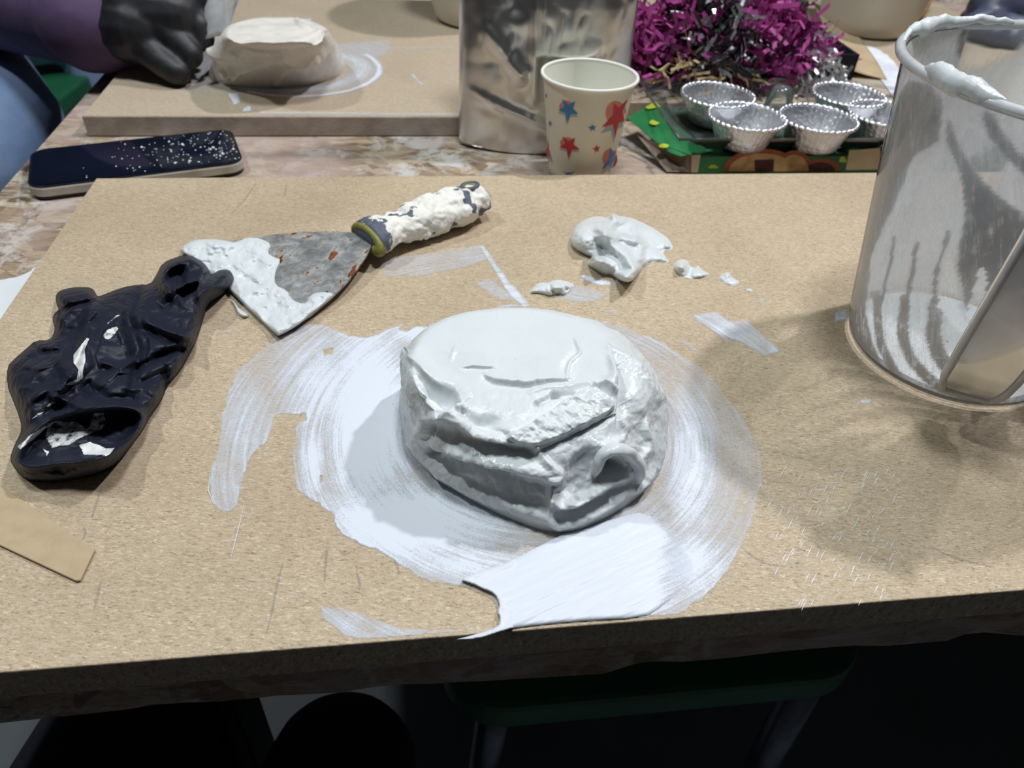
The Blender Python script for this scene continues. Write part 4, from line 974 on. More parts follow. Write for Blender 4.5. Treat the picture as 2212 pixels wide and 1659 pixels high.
print_star((795, 962), [(795, 910), (850, 940), (838, 1000), (768, 1008), (738, 955)], M['star_blue'], None, None)
print_star((852, 1240), [(850, 1185), (905, 1215), (885, 1280), (826, 1292), (798, 1240)], M['star_red'], None, None)
print_star((1130, 800), [(1085, 630), (1270, 580), (1225, 860), (1100, 1090), (922, 955)], M['star_red'], (1110, 770, 140, 165), (-22, 80))
print_star((1060, 1370), [(1035, 1215), (1122, 1250), (1090, 1400), (1040, 1500), (920, 1520)], M['star_blue'], (1030, 1370, 100, 130), (-10, 60))
print_star((210, 1260), [(205, 1100), (240, 1330), (270, 1415), (205, 1380), (178, 1250)], M['star_red'], None, (5, 50))
print_star((232, 900), [(228, 855), (258, 890), (255, 930), (232, 950), (210, 895)], M['star_blue'], None, None)
print_star((180, 530), [(180, 495), (195, 525), (190, 560), (172, 565), (168, 525)], M['star_red'], None, None)
print_star((480, 1590), [(400, 1530), (480, 1545), (570, 1530), (540, 1600), (430, 1600)], M['star_blue'], None, None)

# ------------------------------------------------------------------ foil bag behind the cup
bl_ = px(994, 337, ZT)[:2]; br_ = px(1352, 340, ZT)[:2]
bdir = (br_ - bl_) / np.linalg.norm(br_ - bl_); BWd = np.linalg.norm(br_ - bl_); bback = np.array([-bdir[1], bdir[0]])
bag = empty('foil_pouch', (*(bl_ + bdir * BWd / 2 + bback * .03), ZT), 'tall crumpled silver foil pouch standing behind the star cup', 'pouch')
def bag_side(sign):
    ns, nt2 = 130, 170; s = np.linspace(0, 1, ns); t = np.linspace(0, .29, nt2); S, Tz = np.meshgrid(s, t)
    thick = np.interp(Tz, [0, .03, .12, .26, .29], [.022, .026, .027, .008, .001])
    bul = (1 - np.abs(2 * S - 1) ** 3.0) ** .7
    y = .027 + Tz * .06 + sign * thick * bul
    edge = np.sin(np.pi * np.clip(S, 0, 1)) ** .5
    cr = crumple(S * 4.2 + 3 * sign, Tz * 26 + 11, 3); lg = fbm(S * 2.5 + 7 * sign, Tz * 14 + 2, 3)
    dsp = (cr - .4) * .016 * (.35 + .65 * sm(.02, .12, Tz)) + lg * .018
    if sign < 0:
        for a, b, c_, d_, hh, ww in ((.05, .16, .35, .235, .010, .03), (.3, .12, .36, .24, -.012, .05), (.55, .14, .9, .2, .008, .035), (.15, .10, .33, .07, .008, .04), (.08, .05, .6, .02, .006, .03), (.75, .24, .95, .13, -.009, .03), (.42, .05, .40, .15, .007, .03)):
            dd, _, _ = polyline([(a, b / .15), (c_, d_ / .15)], S, Tz / .15); dsp = dsp + hh * np.exp(-(dd / ww) ** 2)
    y = y - dsp * edge * (1 if sign < 0 else -1) * .5
    zz_ = Tz + (.004 * np.sin(np.pi * S) * (Tz < .02) * -1) + .0
    X = bl_[0] + bdir[0] * S * BWd + bback[0] * y; Yv = bl_[1] + bdir[1] * S * BWd + bback[1] * y
    return np.stack([X, Yv, ZT + .0006 + np.maximum(Tz + .006 * (1 - np.sin(np.pi * S) ** .4) * (Tz < .001), 0)], -1), ns, nt2
fs, ns, nt2 = bag_side(-1); bs, _, _ = bag_side(1)
mesh('front_panel', fs.reshape(-1, 3), gridfaces(nt2, ns), M['foil_bag'], bag)
mesh('back_panel', bs.reshape(-1, 3), gridfaces(nt2, ns)[:, ::-1], M['foil_bag'], bag)
gv = np.concatenate([fs[0], bs[0]]); mesh('bottom_gusset', gv, [(i, i + 1, ns + i + 1, ns + i) for i in range(ns - 1)], M['foil_bag'], bag)

# ------------------------------------------------------------------ phone
pc = [px(66, 436, ZT)[:2], px(540, 372, ZT)[:2]]
pdir = pc[1] - px(70, 432, ZT)[:2]; p_a = px(68, 438, ZT)[:2]; p_b = px(534, 378, ZT)[:2]
pdir = (p_b - p_a) / np.linalg.norm(p_b - p_a); plen = np.linalg.norm(p_b - p_a); pback = np.array([-pdir[1], pdir[0]])
phone = empty('mobile_phone', (*p_a, ZT), 'dark-screened mobile phone dusted with plaster on the table', 'phone')
def rrect(c, dx, dy, sx, sy, r, n=6):
    out = []
    for cx, cy, a in ((sx - r, r, -90), (sx - r, sy - r, 0), (r, sy - r, 90), (r, r, 180)):
        for k in range(n + 1):
            t = math.radians(a + 90 * k / n); q = c + dx * (cx + r * math.cos(t)) + dy * (cy + r * math.sin(t)); out.append((q[0], q[1]))
    return out
PWd = .0745
prism('case_sole', rrect(p_a + pdir * .001 + pback * .001, pdir, pback, plen - .002, PWd - .002, .012), ZT + .0002, ZT + .0025, M['phone_sole'], phone, .0006)
prism('case', rrect(p_a, pdir, pback, plen, PWd, .013), ZT + .0024, ZT + .0102, M['phone_case'], phone, .0015)
prism('frame', rrect(p_a + pdir * .0005 + pback * .0005, pdir, pback, plen - .001, PWd - .001, .0125), ZT + .0102, ZT + .0112, M['phone_metal'], phone, .0004)
prism('screen', rrect(p_a + pdir * .0025 + pback * .0025, pdir, pback, plen - .005, PWd - .005, .011), ZT + .0112, ZT + .0116, M['screen'], phone)
rs = np.random.RandomState(11); dvv = []; dff = []
def fleck(V, Fc, p, r, rs):
    k = len(V); m_ = 5; a0_ = rs.rand() * 6
    V.append((p[0], p[1], p[2] + r * .8))
    for i in range(m_): V.append((p[0] + r * math.cos(a0_ + i * 6.283 / m_) * rs.uniform(.6, 1.2), p[1] + r * math.sin(a0_ + i * 6.283 / m_) * rs.uniform(.6, 1.2), p[2]))
    Fc += [(k, k + 1 + i, k + 1 + (i + 1) % m_) for i in range(m_)]
for _ in range(170):
    a = 1 - abs(rs.normal(0, .30)); a = a if .03 < a < .98 else rs.uniform(.6, .97); b = rs.uniform(.06, .94)
    q = p_a + pdir * plen * a + pback * PWd * b; fleck(dvv, dff, (*q, ZT + .0117), rs.choice([.0004, .0006, .0008, .0014], p=[.4, .35, .2, .05]), rs)
tag(mesh('plaster_dust', dvv, dff, M['plaster_dry']), 'white plaster dust flecks scattered over the phone screen', 'dust', kind='stuff')

# ------------------------------------------------------------------ far board, its mound and smears
FA = px(177, 250, ZB)[:2]
far = empty('fibreboard', (*FA, ZT), 'tan fibreboard at the far side carrying the smaller plaster mound', 'board')
obox('panel', FA, UX, .455, .41, ZT, ZB, M['mdf_far'], far, .0008)
obox('front_edge', FA + UY * -.0006, UX, .455, .0006, ZT + .0004, ZB - .0008, M['mdf_edge'], far)
def far_cover(X, Y):
    c = 0 * X
    w = 5 * fbm(X / 12, Y / 12, 3)
    for cx, cy, rx, ry, thk, amp, a0, a1 in ((640, 150, 180, 58, .035, 1.0, -.6, 2.2), (620, 150, 165, 45, .16, .55, -3.2, 3.2), (440, 140, 60, 45, .9, .6, -4, 4)):
        q = np.hypot((X + w - cx) / rx, (Y + w * .4 - cy) / ry); a = np.arctan2((Y - cy) / ry, (X - cx) / rx)
        m_ = np.exp(-((q - (1 if thk < .5 else 0)) / thk) ** 2) * ((a > a0) & (a < a1)); c = np.maximum(c, amp * m_)
    for poly, a in (([(700, 95), (845, 85), (835, 120), (780, 130), (720, 125)], .3), ([(640, 40), (675, 40), (670, 48), (645, 48)], .9), ([(490, 200), (515, 200), (520, 222), (505, 228)], .95), ([(522, 235), (540, 226), (545, 240), (525, 243)], .9), ([(885, 160), (893, 158), (905, 175), (930, 186), (905, 182)], .7), ([(180, 245), (262, 128), (268, 126), (188, 246)], .95), ([(560, 240), (990, 245), (990, 249), (560, 247)], .5), ([(700, 100), (990, 103), (990, 107), (700, 106)], .35)):
        e, _, _ = polysdf(poly, X + w * .3, Y); c = np.maximum(c, a * sm(0, 2.5, e))
    return c
def film_on(name, fn, x0, x1, y0, y1, step, z, ctr, parent):
    xs = np.arange(x0, x1, step); ys = np.arange(y0, y1, step); X, Y = np.meshgrid(xs, ys); c = fn(X, Y); P = px(X, Y, z)
    fq = gridfaces(len(ys), len(xs)); fq = fq[(c.ravel()[fq] > .02).any(1)]; used, inv = np.unique(fq, return_inverse=True); Q = P.reshape(-1, 3)[used]
    r = np.hypot(Q[:, 0] - ctr[0], Q[:, 1] - ctr[1]); t = np.arctan2(Q[:, 1] - ctr[1], Q[:, 0] - ctr[0])
    return mesh(name, Q, inv.reshape(fq.shape)[:, ::-1], M['film'], parent, attrs={'cover': c.ravel()[used]}, uv=np.column_stack([r, t]))
fb = px(np.array([447, 455, 490, 560, 640, 700, 742, 745]), np.array([165, 175, 185, 190, 188, 178, 160, 145]), ZB)[:, :2]
fc = np.array([(fb[0, 0] + fb[-1, 0]) / 2, fb[:, 1].min() + .062])
film_on('plaster_smear', far_cover, 378, 994, 34, 252, 2.5, ZB + .0003, fc, far)
fbr = np.array([fc + np.array([.066 * math.cos(a), .062 * math.sin(a)]) for a in np.linspace(.35, math.pi - .35, 8)])
FB3 = np.vstack([fb, fbr])
ft = px(np.array([492, 500, 545, 600, 650, 688, 700, 690, 640, 570, 520]), np.array([82, 58, 44, 40, 44, 58, 80, 92, 100, 102, 98]), ZB + .055)[:, :2]
fmt = lambda x, y: .055 + 0 * x
G = mound_surface(FB3, ft, fmt, 260, 80, 30, ZB, .002, .62, 1.2); Nn = normals(G); U, Vv = proj(G); Hh = np.zeros(U.shape)
fr = np.sum(Nn * (CAM - G), -1); vis = sm(-.01, .06, fr / np.linalg.norm(CAM - G, axis=-1))
wx = 3 * fbm(U / 10, Vv / 10, 3); wy = wx
def fstroke(pts, h, wa, wb):
    global Hh
    d, s_, t = polyline(smooth_poly(zc(pts, 0, 0, 2.212), 2, False), U + wx, Vv + wy); Hh = Hh + h * np.exp(-(d / (np.where(s_ > 0, wb, wa) / 2.212)) ** 2)
fstroke([(1030, 250), (1100, 300), (1200, 230), (1320, 240), (1480, 200), (1530, 170)], .004, 30, 12)
fstroke([(1090, 370), (1200, 320), (1330, 280), (1420, 300), (1530, 270)], .005, 30, 10)
fstroke([(1320, 400), (1340, 350), (1400, 310), (1500, 270)], .004, 14, 14); fstroke([(1020, 250), (1080, 320), (1130, 360)], .004, 14, 14)
fstroke([(1060, 330), (1120, 380)], -.005, 16, 16); fstroke([(1420, 100), (1440, 130), (1480, 140)], .003, 10, 10); fstroke([(1300, 260), (1450, 230), (1540, 200)], -.003, 12, 12)
zz = (G[..., 2] - ZB) / .055
G2 = G + Nn * ((Hh * vis + (fbm3(G * 60, 4) * .005) * (.3 + .7 * sm(1.0, .8, zz))) * sm(0, .12, zz))[..., None]; G2[..., 2] = np.maximum(G2[..., 2], ZB + .0001)
tag(mesh('plaster_mound', G2.reshape(-1, 3), gridfaces(G2.shape[0], G2.shape[1], True), M['plaster_far']), 'smaller white plaster mound on the far board beside the gloved hand', 'plaster mound')

# ------------------------------------------------------------------ board at the far right, pots, paper
def pot(c, rb, rt, h, z0, label):
    o = empty('plastic_pot', (*c, z0), label, 'pot')
    lathe('pot_wall', [(.002, z0 + .0006), (rb - .006, z0 + .0006), (rb - .001, z0 + .003)] + [(rb + (rt - rb) * (z / h) ** .8, z0 + z) for z in np.linspace(.006, h, 14)], c, M['pot'], o, 64)
    lathe('pot_lining', [(.002, z0 + .003), (rb - .004, z0 + .004)] + [(rb - .002 + (rt - rb) * (z / h) ** .8, z0 + z) for z in np.linspace(.008, h, 10)], c, M['pot'], o, 64)
    t = np.linspace(0, 2 * np.pi, 65); tube('pot_rim', np.column_stack([c[0] + rt * np.cos(t), c[1] + rt * np.sin(t), np.full(65, z0 + h)]), .003, M['pot'], o, 8)
pl_, pr_ = px(1800, 78, ZB)[:2], px(1945, 88, ZB)[:2]; pcn = (pl_ + pr_) / 2 + np.array([.01, .045])
pot(pcn, .056, .082, .15, ZB, 'off-white plastic pot standing at the back right behind the jug')
pa = px(925, 52, ZB)[:2]; pot(pa + np.array([.062, .035]), .056, .082, .15, ZB, 'off-white plastic pot at the back, half hidden by the foil pouch')
def sheet(name, pts_px, z, m, label, cat, th=.0006, parent=None):
    P = [tuple(px(float(a), float(b), z)[:2]) for a, b in pts_px]; o = prism(name, P, z, z + th, m, parent)
    if label: tag(o, label, cat)
    return o
tear = [(1790, 48), (1815, 52), (1835, 78), (1870, 98), (1905, 112), (1935, 135), (1945, 160), (1938, 190), (1928, 215), (1915, 190), (1900, 165), (1893, 150), (1880, 135), (1868, 120), (1845, 105), (1815, 88), (1800, 72)]
rs = np.random.RandomState(4); tear = [(x + rs.uniform(-2.5, 2.5), y + rs.uniform(-2, 2)) for x, y in smooth_poly(tear, 2)]
sheet('torn_paper', tear, ZB + .0006, M['white_paper'], 'torn strip of white paper lying left of the jug rim', 'paper')
# curled kraft sheet beside the shreds
def curl_sheet():
    a = px(1745, 30, ZB)[:2]; b = px(1815, 165, ZB)[:2]; d = (b - a); L = np.linalg.norm(d); d /= L; q = np.array([d[1], -d[0]])
    q = q if q[0] > 0 else -q; V = []; n1, n2 = 18, 14
    for i in range(n1):
        for j in range(n2):
            s, t = i / (n1 - 1), j / (n2 - 1); p = a + d * L * s + q * .05 * t
            V.append((p[0], p[1], ZB + .001 + .016 * (1 - t) ** 2 * (1 - .5 * s) + .003 * vn(s * 4, t * 3)))
    o = mesh('kraft_sheet', V, gridfaces(n1, n2), M['kraft']); solid(o, .0006, 1); tag(o, 'curled tan kraft paper sheet between the shredded paper and the pot', 'paper')
curl_sheet()
stick = [pxy(1984, 52, 1.13), pxy(2004, 12, 1.16), pxy(2025, -30, 1.19)]
stick = [np.array([p[0], p[1], max(p[2], ZB + .004)]) for p in stick]
tag(tube('wooden_stick', stick, .003, M['wood'], None, 8, flat=.5), 'thin yellow wooden stick leaning beside the back right pot', 'stick')

# ------------------------------------------------------------------ mince-pie carton, clear tray and foil tins
YB = .632
def q3(u, v, y): return pxy(float(u), float(v), y)
cl = px(1492, 371, ZT)[:2] + np.array([0, -.004]); cdir = UX
top_l = q3(1496, 338, cl[1]); ch = float(top_l[2] - ZT)
CWd, CD = .30, .115
carton = empty('pie_carton', (*cl, ZT), 'flat green printed pie carton, opened, under the foil tins', 'carton')
uy = UY
def cpt(a, b, z): return np.array([*(cl + cdir * a + uy * b), ZT + z])
def panel(name, pts, m, th=.0006):
    o = mesh(name, pts, [list(range(len(pts)))], m, carton, smooth=False); solid(o, th, 0); return o
fpan = panel('front_panel', [cpt(0, 0, .0005), cpt(CWd, 0, .0005), cpt(CWd, 0, ch), cpt(0, 0, ch)], M['green'])
panel('back_panel', [cpt(0, CD, .0005), cpt(CWd, CD, .0005), cpt(CWd, CD, ch), cpt(0, CD, ch)], M['carton_in'])
panel('base_panel', [cpt(0, 0, .0008), cpt(CWd, 0, .0008), cpt(CWd, CD, .0008), cpt(0, CD, .0008)], M['carton_in'])
panel('lid_panel', [cpt(.0, .0, ch), cpt(CWd, .0, ch), cpt(CWd, CD, ch - .001), cpt(.0, CD, ch - .001)], M['green_dark'])
e1 = px(1376, 296, ZT + ch * .9); e0 = px(1440, 371, ZT + .001)
panel('end_panel', [cpt(-.0005, .0005, .001), cpt(-.0005, .0005, ch), np.array([e1[0], e1[1], ZT + ch]), np.array([e0[0], e0[1], ZT + .001])], M['carton_in'])
fl = []
for u, v, z in ((1542, 328, ch + .0015), (1471, 338, ch - .002), (1448, 331, ch - .002), (1414, 304, ch), (1355, 255, ch + .004), (1416, 218, ch + .012), (1473, 281, ch + .006)): fl.append(px(u, v, ZT + z))
panel('side_flap', fl, M['green'])
def spot(u, v, rx, ry, z, m, name='printed_spot'):
    pts = [px(u + rx * math.cos(a), v + ry * math.sin(a), z) for a in np.linspace(0, 2 * np.pi, 16, endpoint=False)]
    return mesh(name, pts, [list(range(16))], m, carton, smooth=False)
spot(1414, 264, 11, 6, ZT + ch + .0062, M['lime']); spot(1434, 315, 11, 4.5, ZT + ch + .0020, M['lime'])
panel('flap_corner_print', [px(1394, 232, ZT + ch + .0105), px(1416, 219, ZT + ch + .013), px(1428, 231, ZT + ch + .0115), px(1400, 236, ZT + ch + .0100)], M['lime'])
def fp(u, v, off): # on the printed front face
    n = np.array([*(-uy), 0.0]); return pxplane(float(u), float(v), cpt(0, 0, 0), n, off)
def print_poly(pts, m, off, name): return mesh(name, [fp(a, b, off) for a, b in pts], [list(range(len(pts)))], m, fpan, smooth=False)
Z6b = lambda p: zc(p, 1350, 160, 3.88)
arc = lambda cx, cy, rx, ry, n=18: [(cx - rx * math.cos(a), cy - ry * math.sin(a)) for a in np.linspace(0, np.pi, n)]
print_poly(Z6b([(560, 680), (635, 675), (610, 825), (555, 825)]), M['cream'], .0005, 'printed_margin')
print_poly(Z6b(arc(1150, 815, 330, 190)), M['pie_edge'], .0005, 'printed_pie')
print_poly(Z6b(arc(1150, 815, 280, 150)), M['pie'], .0006, 'printed_pie')
print_poly(Z6b(arc(1420, 815, 160, 175)), M['pie_edge'], .00055, 'printed_pie')
print_poly(Z6b(arc(1420, 815, 120, 140)), M['pie'], .00065, 'printed_pie')
print_poly(Z6b([(1085, 720), (1250, 715), (1245, 815), (1090, 815)]), M['pie_fill'], .0007, 'printed_filling')
print_poly(Z6b(arc(1650, 810, 160, 100)), M['pie_edge'], .0005, 'printed_pie'); print_poly(Z6b(arc(1640, 810, 120, 70)), M['pie_fill'], .0006, 'printed_filling')
print_poly(Z6b([(1880, 640), (2140, 620), (2140, 800), (1850, 805)]), M['cream'], .0006, 'printed_panel')
print_poly(Z6b(arc(1825, 740, 30, 50)), M['lime'], .0006, 'printed_leaf')
print_poly(Z6b(arc(740, 790, 40, 30)), M['lime'], .0006, 'printed_leaf')
obj_fr = obox('fibreboard', cl + UX * -.075 + UY * (CD + .008), UX, .62, .41, ZT + .0002, ZB, M['mdf_far'], None, .0008)
tag(obj_fr, 'tan fibreboard at the far right under the pot and shredded paper', 'board')
# clear moulded tray on the carton
TZ = ZT + ch + .001
tray = empty('clear_tray', (*(cl + cdir * .1 + uy * .06), TZ), 'clear moulded plastic tray holding the foil pie tins', 'tray')
def tp(a, b, z): return np.array([*(cl + cdir * a + uy * b), TZ + z])
tw0, tw1, td0, td1, thh = -.018, .27, -.004, .150, .016
rim_l = [tp(tw0, td0, thh), tp(tw1, td0, thh), tp(tw1, td1, thh), tp(tw0, td1, thh)]
bot_l = [tp(tw0 + .03, td0 + .012, .0005), tp(tw1 - .01, td0 + .012, .0005), tp(tw1 - .01, td1 - .012, .0005), tp(tw0 + .03, td1 - .012, .0005)]
o = mesh('tray_shell', rim_l + bot_l, [(0, 1, 5, 4), (1, 2, 6, 5), (2, 3, 7, 6), (3, 0, 4, 7), (4, 5, 6, 7)], M['tray'], tray, smooth=False); bevel(o, .004, 3)
tube('tray_rim', smooth_poly(np.array(rim_l + rim_l[:1]), 1, False), .0012, M['tray'], tray, 6)
for u, v in ((1605, 172), (1680, 205)):
    c = px(u, v + 25, TZ + .006)[:2]; lathe('tray_peg', [(.014, TZ + .002), (.011, TZ + .022), (.007, TZ + .026), (.0005, TZ + .026)], c, M['tray'], tray, 20)
def tin(u, v, wpx, label, tilt):
    """rim middle at pixel u,v on the rim plane"""
    zr = TZ + .0275; c = px(float(u), float(v), zr)[:2]; dist = np.linalg.norm(np.array([*c, zr]) - CAM)
    r = .0335
    o = empty('foil_tin', (c[0], c[1], TZ + .0035), label, 'foil tin', 'foil pie tins in the clear tray')
    z0 = TZ + .0035
    def wob(rr_, z, t, k): return rr_ * (1 + .012 * np.sin(t * 38) * min(1, max(0, (z - z0) / .02)))
    lathe('tin_wall', [(.0005, z0), (r * .64, z0), (r * .68, z0 + .001), (r * .80, z0 + .012), (r * .95, zr)], c, M['foil'], o, 152, wob)
    t = np.linspace(0, 2 * np.pi, 153)
    tube('crimped_rim', np.column_stack([c[0] + r * (.98 + .015 * np.sin(t * 38)) * np.cos(t), c[1] + r * (.98 + .015 * np.sin(t * 38)) * np.sin(t), zr + .0006 * np.sin(t * 38 + 1)]), .0016, M['foil'], o, 6)
    return o
for u, v, lb in ((1551, 205, 'empty foil pie tin at the back left of the clear tray'), (1614, 252, 'empty foil pie tin at the front left of the clear tray, nearest the green flap'), (1768, 256, 'empty foil pie tin in the front middle of the clear tray'), (1834, 205, 'empty foil pie tin at the back right of the clear tray'), (1915, 246, 'empty foil pie tin partly hidden behind the jug')):
    tin(u, v, 160, lb, 0)

# ------------------------------------------------------------------ dark plastic sheet and shredded paper
dp = smooth_poly([(1372, 128), (1400, 125), (1440, 132), (1490, 145), (1530, 155), (1560, 168), (1590, 190), (1600, 225), (1540, 240), (1460, 232), (1380, 222), (1362, 190)], 2)
def dark_h(X, Y, d): return np.maximum(.0003, (.024 * (1 - np.exp(-d / 22)) + .014 * (crumple(X / 46, Y / 26, 3) - .35)) * sm(0, 8, d))
o = relief('plastic_sheet', dp, dark_h, 2.5, M['bin_bag'], plane=((0, 0, ZT), (0, 0, 1)))
tag(o, 'crumpled dark blue-grey plastic sheet between the cup and the tins', 'plastic sheet')
bx_ = px(1372, 165, ZB)[:2]
pileC = px(1560, 120, ZB)[:2]
# dark carton that the shreds spill from
tr = empty('shred_box', (pileC[0], pileC[1], ZB), 'low dark box under the shredded purple paper', 'box')
bo = px(1378, 172, ZB)[:2]
obox('box_base', bo, UX, .24, .17, ZB + .0004, ZB + .003, M['navy'], tr)
obox('box_front', bo, UX, .24, .002, ZB + .003, ZB + .028, M['navy'], tr)
obox('box_side', bo, UX, .002, .17, ZB + .003, ZB + .028, M['navy'], tr)
obox('box_side', bo + UX * .238, UX, .002, .17, ZB + .003, ZB + .028, M['navy'], tr)
def shreds(n, area_fn, m, label, seed, L=(.02, .05), wd=.0022):
    rs = np.random.RandomState(seed); V = []; Fc = []
    for _ in range(n):
        p = area_fn(rs); a = rs.rand() * 6.28; d = np.array([math.cos(a), math.sin(a), rs.uniform(-.5, .5)]); d /= np.linalg.norm(d)
        s = np.cross(d, rs.normal(size=3)); s /= np.linalg.norm(s) + 1e-9; up_ = np.cross(s, d); k = len(V); nn = rs.randint(5, 10); ln = rs.uniform(*L)
        bend = rs.normal(size=3) * .012
        for i in range(nn):
            t = i / (nn - 1) - .5; zig = (.0022 if i % 2 else -.0022)
            c = p + d * ln * t + up_ * zig + bend * (4 * t * t)
            c[2] = max(c[2], ZB + .003)
            V += [tuple(c - s * wd), tuple(c + s * wd)]
        Fc += [(k + 2 * i, k + 2 * i + 2, k + 2 * i + 3, k + 2 * i + 1) for i in range(nn - 1)]
    o = mesh('paper_shreds', V, Fc, m, None, smooth=False); tag(o, label, 'shredded paper', kind='stuff'); return o
def pile(u0, u1, v0, v1, y0, y1):
    def f(rs):
        u = rs.uniform(u0, u1); v = rs.uniform(v0, v1); return pxy(u, v, rs.uniform(y0, y1))
    return f
def hump(cx, cy, rx, ry, hh, z0):
    def f(rs):
        while True:
            a, b = rs.uniform(-1, 1, 2)
            if a * a + b * b < 1: break
        z = z0 + hh * (1 - a * a - b * b) ** .5 * rs.uniform(.35, 1.0); p = np.array([cx, cy]) + UX * a * rx + UY * b * ry
        return np.array([p[0], p[1], z])
    return f
hc_ = px(1560, 120, ZB + .03)[:2] + np.array([0, .03])
shreds(620, hump(hc_[0], hc_[1], .115, .075, .085, ZB + .012), M['shred_purple'], 'heap of crinkled bright purple paper shreds behind the tins', 21)
shreds(260, hump(hc_[0], hc_[1] + .01, .12, .07, .075, ZB + .008), M['shred_dark'], 'deep plum paper shreds mixed low in the heap', 22)
shreds(170, hump(hc_[0] - .012, hc_[1] - .035, .04, .045, .075, ZB + .02), M['shred_black'], 'clump of black paper shreds at the front of the heap', 23)
shreds(90, hump(hc_[0] - .01, hc_[1] - .045, .035, .04, .07, ZB + .02), M['shred_silver'], 'silver foil shreds glinting in the black clump', 24, (.008, .02), .0016)
shreds(70, hump(hc_[0] + .10, hc_[1] - .02, .03, .06, .05, ZB + .003), M['shred_silver'], 'silver foil shreds spilling down the right of the heap', 25, (.008, .024), .0018)
shreds(26, hump(hc_[0] - .02, hc_[1] - .075, .06, .015, .02, ZB + .018), M['straw'], 'straw coloured paper shreds under the front of the heap', 26, (.02, .05), .0012)
s1 = mesh('paper_strip', [px(1375, 78, ZB + .035), px(1500, 100, ZB + .032), px(1500, 92, ZB + .032), px(1380, 70, ZB + .036)], [(0, 1, 2, 3)], M['shred_dark'], None, False); solid(s1, .0008); tag(s1, 'flat plum paper strip at the left front of the heap', 'paper strip')
s2 = mesh('paper_strip', [px(1570, 145, ZB + .012), px(1690, 168, ZB + .004), px(1735, 140, ZB + .012), px(1620, 128, ZB + .02)], [(0, 1, 2, 3)], M['shred_dark'], None, False); solid(s2, .0008); tag(s2, 'flat plum paper strip at the right front of the heap', 'paper strip')
# cream packet with magenta stripe and green end behind the heap
pk = empty('paper_packet', tuple(pxy(1690, 30, .98) * [1, 1, 0] + [0, 0, ZB]), 'cream paper packet with magenta stripe and green end behind the purple heap', 'packet')
def bar3(name, u0, v0, u1, v1, y, m, th=.03):
    a = pxy(float(u0), float(v0), y); b = pxy(float(u1), float(v1), y)
    c = a[:2]; obox(name, c, np.array([1.0, 0]), b[0] - a[0], th, max(ZB + .001, min(a[2], b[2])), max(a[2], b[2]), m, pk, .002)
bar3('packet_body', 1600, 60, 1690, -25, .985, M['cream']); bar3('packet_stripe', 1690, 60, 1698, -25, .985, M['magenta']); bar3('packet_edge', 1698, 60, 1708, -25, .985, M['cream']); bar3('packet_end', 1708, 62, 1750, 2, .985, M['green_dark'])

# ------------------------------------------------------------------ people
# left: purple sleeve, black gloved hand, jeans
YH = .80
P1 = empty('person', (-.98, 1.1, 0), 'person at the left in purple top, jeans and black glove working the far mound', 'person')
def hp(u, v, y): return pxy(float(u), float(v), y)
wrist = hp(275, 40, 0.753); elbow = hp(-20, -60, 0.918); sh = np.array([-1.05, 1.12, 1.20])
elbow = np.array([-.66, .98, 1.0])
elbow = hp(-90, -45, 1.00)
sh = np.array([-1.32, 1.22, 1.18])
capsules('purple_top', [(hp(222, 36, 0.768), .050, elbow, .074), (hp(236, 40, 0.768), .048, hp(200, 40, 0.768), .052), (elbow, .074, sh, .080), (sh, .08, sh + [0, .34, 0], .08), (sh + [-.02, .17, -.05], .15, sh + [-.05, .17, -.45], .15), (sh + [-.02, .05, -.1], .12, sh + [-.05, .08, -.45], .13), (sh + [-.02, .29, -.1], .12, sh + [-.05, .26, -.45], .13)], M['sleeve'], P1, .007, 4)
def finger(pts, rads): return [(pts[i], rads[i], pts[i + 1], rads[i + 1]) for i in range(len(pts) - 1)]
hand = [(hp(235, 45, 0.768), .036, hp(300, 60, 0.748), .034), (hp(270, 60, 0.753), .032, hp(325, 95, 0.738), .022), (hp(300, 25, 0.758), .036, hp(375, 30, 0.753), .027), (hp(310, -10, 0.778), .034, hp(405, -10, 0.773), .026)]
hand += finger([hp(312, 92, 0.735), hp(350, 132, 0.723), hp(382, 156, 0.718)], [.019, .0140, .0125])
hand += finger([hp(350, 55, 0.743), hp(392, 96, 0.735), hp(410, 118, 0.731)], [.019, .0140, .0125])
hand += finger([hp(385, 15, 0.758), hp(428, 58, 0.751), hp(436, 82, 0.748)], [.018, .0135, .0120])
hand += finger([hp(405, -20, 0.776), hp(450, 5, 0.770), hp(458, 40, 0.766)], [.019, .0150, .0135])
hand += finger([hp(300, -20, 0.798), hp(370, -20, 0.813), hp(440, 0, 0.808)], [.022, .016, .013])
hand = [(np.maximum(a, [-9, -9, ZB + .92 * ra]), ra, np.maximum(b, [-9, -9, ZB + .92 * rb]), rb) for a, ra, b, rb in hand]
capsules('black_glove', hand, M['hand_glove'], P1, .0022, 2)
kne = hp(18, 262, .84)
capsules('jeans', [(np.array([-1.36, 1.2, .575]), .12, np.array([-1.36, 1.42, .575]), .12), (np.array([-1.33, 1.16, .56]), .10, hp(-70, 190, .96), .085), (hp(-70, 190, .96), .085, kne, .060), (kne, .060, hp(-10, 370, .76), .056), (hp(-10, 370, .76), .056, np.array([-.56, .72, .06]), .05), (np.array([-1.33, 1.42, .56]), .10, np.array([-.95, 1.66, .54]), .075), (np.array([-.95, 1.66, .54]), .075, np.array([-.93, 1.66, .08]), .05)], M['jeans'], P1, .007, 3)
